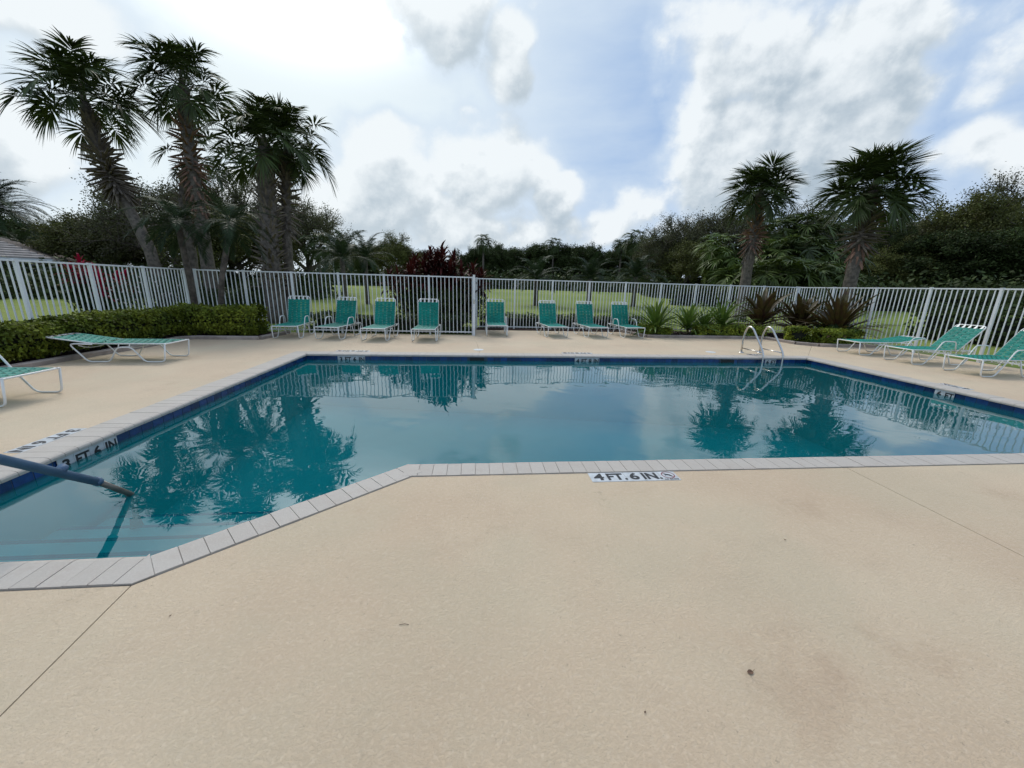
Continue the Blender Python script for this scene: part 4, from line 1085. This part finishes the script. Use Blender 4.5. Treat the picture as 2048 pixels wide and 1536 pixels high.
def far_palm(label, x, depth, ytop, me, group, s=1.0, name='fan_palm'):
    top = AT(x, ytop, depth); g_ = gz(top.x, top.y); t = thing(name, label, 'palm tree', (top.x, top.y, g_), random.Random(x).uniform(0, 6), group)
    zc = top.z - g_ - 2.3 * s
    link('foliage', me, t, (0, 0, zc), None, s)
    mb = MB(); mb.tube([(0, 0, -.1), (0, 0, max(.3, zc + .6 * s))], [.17 * s, .13 * s], 7); link('trunk', mb.mesh('trunk', 'palm_trunk', True), t)
for i, (x, d, yt, s) in enumerate([(967, 80, 470, 1.3), (1108, 84, 477, 1.25), (1272, 74, 462, 1.6), (1300, 76, 474, 1.45), (1245, 80, 478, 1.3), (632, 30, 468, .8)]):
    far_palm(['small dark palm sticking out of the tree line, nearest the red bush', 'small dark palm sticking out of the tree line behind the leftmost feather palm', 'dark palm in the tree line left of the grey green oak, tallest there',
              'dark palm squeezed against the grey green oak in the tree line', 'dark palm in the tree line just left of the tallest one', 'small palm between the left palm cluster and the wispy feather palm'][i], x, d, yt, clA, 'palms standing out of the far tree line', s)
thick = [(1450, 33, 500), (1480, 31, 530), (1545, 32, 440), (1585, 33, 425), (1620, 32, 432), (1660, 33, 440), (1560, 30, 480), (1605, 30, 475), (1650, 30, 485), (1540, 28, 520), (1585, 27.5, 525), (1625, 27.5, 522), (1665, 28, 528), (1690, 31, 490), (1440, 34, 470), (1505, 33, 480)]
names_ = ['low at the left end of', 'at the left foot of', 'top left in', 'at the top of', 'top centre in', 'top right in', 'centre left in', 'in the middle of', 'centre right in', 'front left in', 'front centre in', 'front yellowing one in', 'front right in', 'behind the larger cabbage palm in', 'behind the oak at the left of', 'behind the smaller cabbage palm in']
for i, (x, d, yt) in enumerate(thick):
    far_palm('fan palm %s the palm thicket' % names_[i], x, d, yt, clB if i in (1, 9, 10, 11, 12, 0) else (clA if i % 2 else clB), 'fan palms of the thicket', 1.22)

# tall thin pine right of the larger palm
pt = AT(1795, 415, 40); t = thing('pine_tree', 'thin dark pine showing between the larger cabbage palm and the right oaks', 'tree', (pt.x, pt.y, 0))
mb = MB(); mb.tube([(0, 0, -.1), (.15, 0, pt.z * .6), (0, 0, pt.z)], [.22, .14, .05], 7)
q = []; r = random.Random(9)
for k in range(26):
    z = pt.z * (.55 + .45 * k / 26); az = k * 2.4; L = 2.4 * (1 - .55 * k / 26); e_ = Vector((math.cos(az) * L, math.sin(az) * L, z + .35)); mb.tube([(0, 0, z), tuple(e_)], [.05, .02], 3, False)
    for j in range(4):
        c = np.array([0, 0, z]) * (1 - (j + 1) / 4) + np.array(e_) * (j + 1) / 4; v = rs.normal(size=(70, 3)); v /= np.linalg.norm(v, axis=1, keepdims=True)
        q.append(leaf_quads(c + v * .12, rs.normal(size=v.shape), np.full(70, .42), .10))
link('trunk', mb.mesh('trunk', 'bark', True), t); link('crown', quads_mesh('crown', np.concatenate(q), 'dense_leaf'), t)

# ------------------------------------------------------------------ strap leaved plants
def strap(L, w, elev, bend, k=6, fold=.25, tip=.05, seed=0):
    r = random.Random(seed); mb = MB(); p = Vector((0, 0, 0)); a = elev; vs = []
    for i in range(k + 1):
        s = i / k; ww = w * (math.sin(PI * min(.97, .12 + .80 * s)) ** .8) * (1 if s < .99 else .1) / 2
        up = Vector((-math.sin(a), 0, math.cos(a)))
        vs += [tuple(p + Vector((0, -ww, 0)) + up * (fold * ww)), tuple(p), tuple(p + Vector((0, ww, 0)) + up * (fold * ww))]
        a -= bend / k * (.3 + 1.4 * s); p = p + Vector((math.cos(a), 0, math.sin(a))) * (L / k)
    for i in range(k):
        o = 3 * i; mb.f += [(o, o + 1, o + 4, o + 3), (o + 1, o + 2, o + 5, o + 4)]
    mb.v = vs; return mb
def rosette(name, label, cat, loc, n, L, w, m, seed, elevs=(85, 20), bend=.9, group=None, H=.15, meshes=4, stemr=.04):
    r = random.Random(seed); t = thing(name, label, cat, loc, 0, group)
    mes = [strap(L * (.8 + .12 * i), w, 0, bend * (.6 + .3 * i), seed=i).mesh('leaf', m) for i in range(meshes)]
    mb = MB(); mb.tube([(0, 0, -.02), (0, 0, H + .05)], [stemr, stemr * .8], 7); link('stem', mb.mesh('stem', 'stalk'), t)
    for k in range(n):
        f = k / n; e_ = math.radians(elevs[0] + (elevs[1] - elevs[0]) * f + r.uniform(-8, 8))
        M = Matrix.Translation((0, 0, H * r.uniform(.5, 1.1))) @ Matrix.Rotation(k * 2.39996 + r.uniform(-.3, .3), 4, 'Z') @ Matrix.Rotation(-e_, 4, 'Y') @ Matrix.Rotation(r.uniform(-.3, .3), 4, 'X')
        o = link('leaf', mes[r.randrange(meshes)], t); o.matrix_local = M; s = r.uniform(.8, 1.1); o.scale = (s, s, s)
    return t
BZ = .05
GS = 'spiky green strap leaved plants in the right bed'
for i, (x, y, n, L, lb) in enumerate([(1310, 668, 90, 1.12, 'bushy yellow green spiky plant right beside the last upright lounger'), (1374, 668, 76, 1.05, 'spiky green plant, second in the right bed from the loungers'),
                                      (1406, 668, 56, .9, 'small dark spiky plant between the two larger spiky ones in the right bed'), (1440, 668, 76, 1.15, 'spiky green plant nearest the bronze lilies')]):
    q_ = G(x, y, .05); q_.z = .05
    rosette('spiky_plant', lb, 'plant', q_, n, L, .085, 'spiky_leaf', 20 + i, (86, 8), .55, GS, .22)
GB = 'bronze giant lilies in the right bed'
for i, (x, y, n, L, w, lb) in enumerate([(1516, 668, 54, 1.42, .19, 'tall bronze and green lily left of the ladder arches'), (1594, 672, 64, 1.40, .17, 'bronze lily with a bent bare stalk, middle of the three'),
                                         (1668, 682, 84, 1.55, .14, 'widest dark bronze lily with long spreading leaves, rightmost')]):
    q_ = G(x, y, .05); q_.z = .05
    t = rosette('bronze_lily', lb, 'plant', q_, n, L, w, 'bronze_leaf', 40 + i, (88, 10), .45, GB, .28 if i else .5, stemr=.09)
    if i == 1:
        mb = MB(); mb.tube(smooth_path([(0, 0, .5), (-.12, -.35, .62), (-.30, -.75, .40), (-.36, -.95, .05)], .3, 4), .012, 6); link('bare_stalk', mb.mesh('bare_stalk', 'stalk', True), t)

# cordylines: stems with rosettes of strap leaves joined into one bush
def cordyline(name, label, loc, stems, m, seed, rx, ry, h0, h1, L=.55, w=.085, nl=24, group=None, leafm='dense_leaf', fill=0):
    r = random.Random(seed); t = thing(name, label, 'shrub', loc, 0, group); fo = MB(); st = MB()
    mes = [strap(L, w, 0, b, 4, seed=3) for b in (.5, 1.0, 1.5)]
    for k in range(stems):
        x, y = r.uniform(-rx, rx), r.uniform(-ry, ry); h_ = r.uniform(h0, h1) * (1 - .30 * abs(x / rx) ** 2)
        st.tube([(x * .5, y * .5, -.05), (x * .8, y * .8, h_ * .5), (x, y, h_)], [.03, .024, .018], 4, False)
        for j in range(nl):
            e_ = math.radians(88 - 110 * j / nl + r.uniform(-8, 8))
            M = Matrix.Translation((x, y, h_ - .5 * j / nl)) @ Matrix.Rotation(j * 2.4 + r.uniform(-.3, .3), 4, 'Z') @ Matrix.Rotation(-e_, 4, 'Y') @ Matrix.Rotation(r.uniform(-.4, .4), 4, 'X') @ Matrix.Scale(r.uniform(.7, 1.15), 4)
            mb = mes[r.randrange(3)]; fo.add([M @ Vector(v) for v in mb.v], mb.f)
    link('leaves', fo.mesh('leaves', m), t); link('stems', st.mesh('stems', 'bark'), t)
    if fill:
        v = rs.normal(size=(fill, 3)); v /= np.linalg.norm(v, axis=1, keepdims=True)
        pos = v * rs.uniform(.4, 1, (fill, 1)) * np.array([rx * 1.05, ry, h0 * .52]); pos[:, 2] += h0 * .5; pos[:, 2] = np.abs(pos[:, 2])
        link('lower_foliage', quads_mesh('lower_foliage', leaf_quads(pos, v + rs.normal(size=v.shape) * .5, np.full(fill, .16), .4), leafm), t)
    return t
c_ = AT(868, 590, 14.6); cordyline('cordyline_bush', 'tall dark bush of red leaved cordylines behind the fence left of the gate post', (c_.x + .25, c_.y, 0), 46, 'red_leaf', 4, 1.75, .7, 1.95, 2.6, .50, .085, 26, None, 'dense_leaf', 11000)
c_ = AT(185, 560, 14.0); cordyline('pink_cordyline', 'bright crimson leaved cordyline bush behind the left fence', (c_.x, c_.y, 0), 13, 'pink_leaf', 7, 1.0, .5, 1.55, 2.05, .42, .07, 22, None, 'hedge_dark', 2500)
# flowering shrub behind the left fence
c_ = AT(300, 575, 11.6); t = thing('flowering_shrub', 'loose dark shrub dotted with pale pink flowers behind the left fence', 'shrub', (c_.x - .3, c_.y + .4, 0))
v = rs.normal(size=(5200, 3)); v /= np.linalg.norm(v, axis=1, keepdims=True); pos = v * rs.uniform(.2, 1, (5200, 1)) ** .6 * np.array([1.35, .8, .85]) + np.array([0, 0, .85]); pos[:, 2] = np.abs(pos[:, 2])
link('foliage', quads_mesh('foliage', leaf_quads(pos, rs.normal(size=v.shape), np.full(len(pos), .07), .5), 'hedge_dark'), t)
k = 110; pos2 = pos[:k] * np.array([1.02, 1.02, 1.0]); link('flowers', quads_mesh('flowers', leaf_quads(pos2, rs.normal(size=(k, 3)), np.full(k, .075), 1.1), 'pale_flower'), t)
st = MB(); r = random.Random(2)
for k in range(14): a = r.uniform(0, 6.28); st.tube([(0, 0, -.05), (math.cos(a) * .4, math.sin(a) * .3, .7), (math.cos(a) * 1.0, math.sin(a) * .6, 1.4)], [.02, .014, .006], 4, False)
link('stems', st.mesh('stems', 'bark'), t)
# two dark bushes seen through the fence, left of the red bush
for i, (x, d, w_, h_, lb) in enumerate([(520, 15.3, 1.0, 1.5, 'dark leafy bush at the foot of the thick trunked palm'), (425, 16.5, 1.2, 1.2, 'dark leafy bush at the foot of the tall upright palm')]):
    c_ = AT(x, 590, d); v = rs.normal(size=(4200, 3)); v /= np.linalg.norm(v, axis=1, keepdims=True); pos = v * rs.uniform(.3, 1, (4200, 1)) ** .5 * np.array([w_, w_, h_ * .55]) + np.array([0, 0, h_ * .5]); pos[:, 2] = np.abs(pos[:, 2])
    t = thing('leafy_bush', lb, 'bush', (c_.x, c_.y, 0), 0, 'dark bushes at the palms'); link('foliage', quads_mesh('foliage', leaf_quads(pos, v + rs.normal(size=v.shape) * .5, np.full(len(pos), .13), .5), 'dense_leaf'), t)

# ------------------------------------------------------------------ house beyond the left fence
hc = AT(104, 519, 27.0); ez = hc.z                                                # eave corner
t = thing('house', 'low house with a grey tiled hip roof and white trim beyond the left fence', 'house', (hc.x, hc.y, 0), math.radians(38))
# local: x negative = away along the front, y = depth
LX, LY = 14.0, 11.0
mb = MB(); mb.box(-LX + .5, .5, -.05, -.5, LY, ez - .12); link('wall', mb.mesh('wall', 'house_wall'), t)
mb = MB(); mb.box(-LX - .05, -.05, ez - .20, .05, LY + .5, ez); link('fascia', mb.mesh('fascia', 'house_white'), t)
rf = MB(); rh = 2.3; q4 = [(-LX, 0, ez + .01), (0, 0, ez + .01), (0, LY + .4, ez + .01), (-LX, LY + .4, ez + .01), (-LX + LY / 2, LY / 2, ez + rh), (-LY / 2, LY / 2, ez + rh)]
rf.add(q4, [(0, 1, 5, 4), (1, 2, 5), (2, 3, 4, 5), (3, 0, 4), (3, 2, 1, 0)]); roof = link('roof', rf.mesh('roof', 'roof_tile'), t)
nrow = 14
for k in range(nrow):                   # tile courses, front and right slopes
    f = k / nrow; f2 = (k + 1) / nrow; y0_, z0_ = LY / 2 * f, ez + rh * f + .02; y1_, z1_ = LY / 2 * f2, ez + rh * f2 + .02
    mb = MB(); xr0, xr1 = -LY / 2 * f, -LY / 2 * f2
    mb.add([(-LX + LY / 2 * f, y0_ - .02, z0_ + .10), (xr0, y0_ - .02, z0_ + .10), (xr1, y1_, z1_ + .0), (-LX + LY / 2 * f2, y1_, z1_ + .0), (-LX + LY / 2 * f, y0_ - .02, z0_ - .01), (xr0, y0_ - .02, z0_ - .01)], [(0, 1, 2, 3), (4, 5, 1, 0)])
    a0, a1 = LY * f / 2, LY * f2 / 2
    mb.add([(xr0 + .02, a0, z0_ + .10), (xr0 + .02, LY + .4 - a0, z0_ + .10), (xr1, LY + .4 - a1, z1_), (xr1, a1, z1_), (xr0 + .02, a0, z0_ - .01), (xr0 + .02, LY + .4 - a0, z0_ - .01)], [(0, 1, 2, 3), (4, 5, 1, 0)])
    link('tile_course', mb.mesh('tile_course', 'roof_tile'), roof)
for k in range(3):                      # dark screened windows with white posts on both faces
    x = -.9 - 2.6 * k
    mb = MB(); mb.box(x - 2.2, .46, .5, x, .49, ez - .3); w_ = link('window', mb.mesh('window', 'house_glass'), t)
    mb = MB(); mb.box(x - .02, .42, 0, x + .10, .47, ez - .2); mb.box(x - 1.14, .43, .5, x - 1.06, .475, ez - .3); link('frame', mb.mesh('frame', 'house_white'), w_)
    y = 1.0 + 2.8 * k
    mb = MB(); mb.box(-.49, y, .5, -.46, y + 2.2, ez - .3); w_ = link('window', mb.mesh('window', 'house_glass'), t)
    mb = MB(); mb.box(-.47, y - .12, 0, -.42, y - .02, ez - .2); mb.box(-.475, y + 1.06, .5, -.43, y + 1.14, ez - .3); link('frame', mb.mesh('frame', 'house_white'), w_)

# slim pole beyond the lawn
c_ = AT(664, 500, 40); t = thing('utility_pole', 'thin grey pole beyond the lawn beside the wispy feather palm', 'pole', (c_.x, c_.y, 0))
mb = MB(); mb.tube([(0, 0, -.1), (0, 0, c_.z)], [.09, .06], 8); link('shaft', mb.mesh('shaft', 'grey_pole'), t)
mb = MB(); mb.box(-.5, -.03, c_.z - .3, .5, .03, c_.z - .22); link('crossbar', mb.mesh('crossbar', 'grey_pole'), t)

# ------------------------------------------------------------------ litter on the deck
def litter(label, px, py, s, rz):
    q_ = G(px, py, 0); t = thing('fallen_leaf', label, 'leaf', (q_.x, q_.y, .002), rz, 'bits of leaf litter on the near deck')
    mb = MB(); vs = [(0, 0, .001)]; n = 9; r = random.Random(px)
    for i in range(n): a = 2 * PI * i / n; vs.append((math.cos(a) * s * r.uniform(.7, 1.2), math.sin(a) * s * .62 * r.uniform(.7, 1.2), r.uniform(.001, s * .35)))
    mb.add(vs, [(0, i + 1, (i + 1) % n + 1) for i in range(n)]); link('blade', mb.mesh('blade', 'dry_leaf'), t)
    mb = MB(); mb.tube([(s * .7, 0, .003), (s * 1.6, s * .15, .006)], s * .05, 4); link('leaf_stalk', mb.mesh('leaf_stalk', 'stalk'), t)
litter('crumpled brown dead leaf on the near deck, right of centre', 1500, 1346, .016, .3)
litter('tiny dark scrap on the near deck, left of centre', 341, 1232, .006, 1.3)
litter('tiny black speck on the near deck below the dead leaf, left of it', 1290, 1425, .005, .8)
litter('tiny brown scrap on the near deck near the right edge joint', 1570, 1080, .007, 2.3)
for i, (x, y, L, a, lb) in enumerate([(808, 1250, .045, .1, 'small thin twig lying on the near deck, left of centre')]):
    q_ = G(x, y, 0); t = thing('twig', lb, 'twig', (q_.x, q_.y, .003), a); mb = MB(); mb.tube([(-L / 2, 0, 0), (0, .003, .001), (L / 2, -.002, 0)], .0012, 5); link('stem', mb.mesh('stem', 'joint_dark'), t)
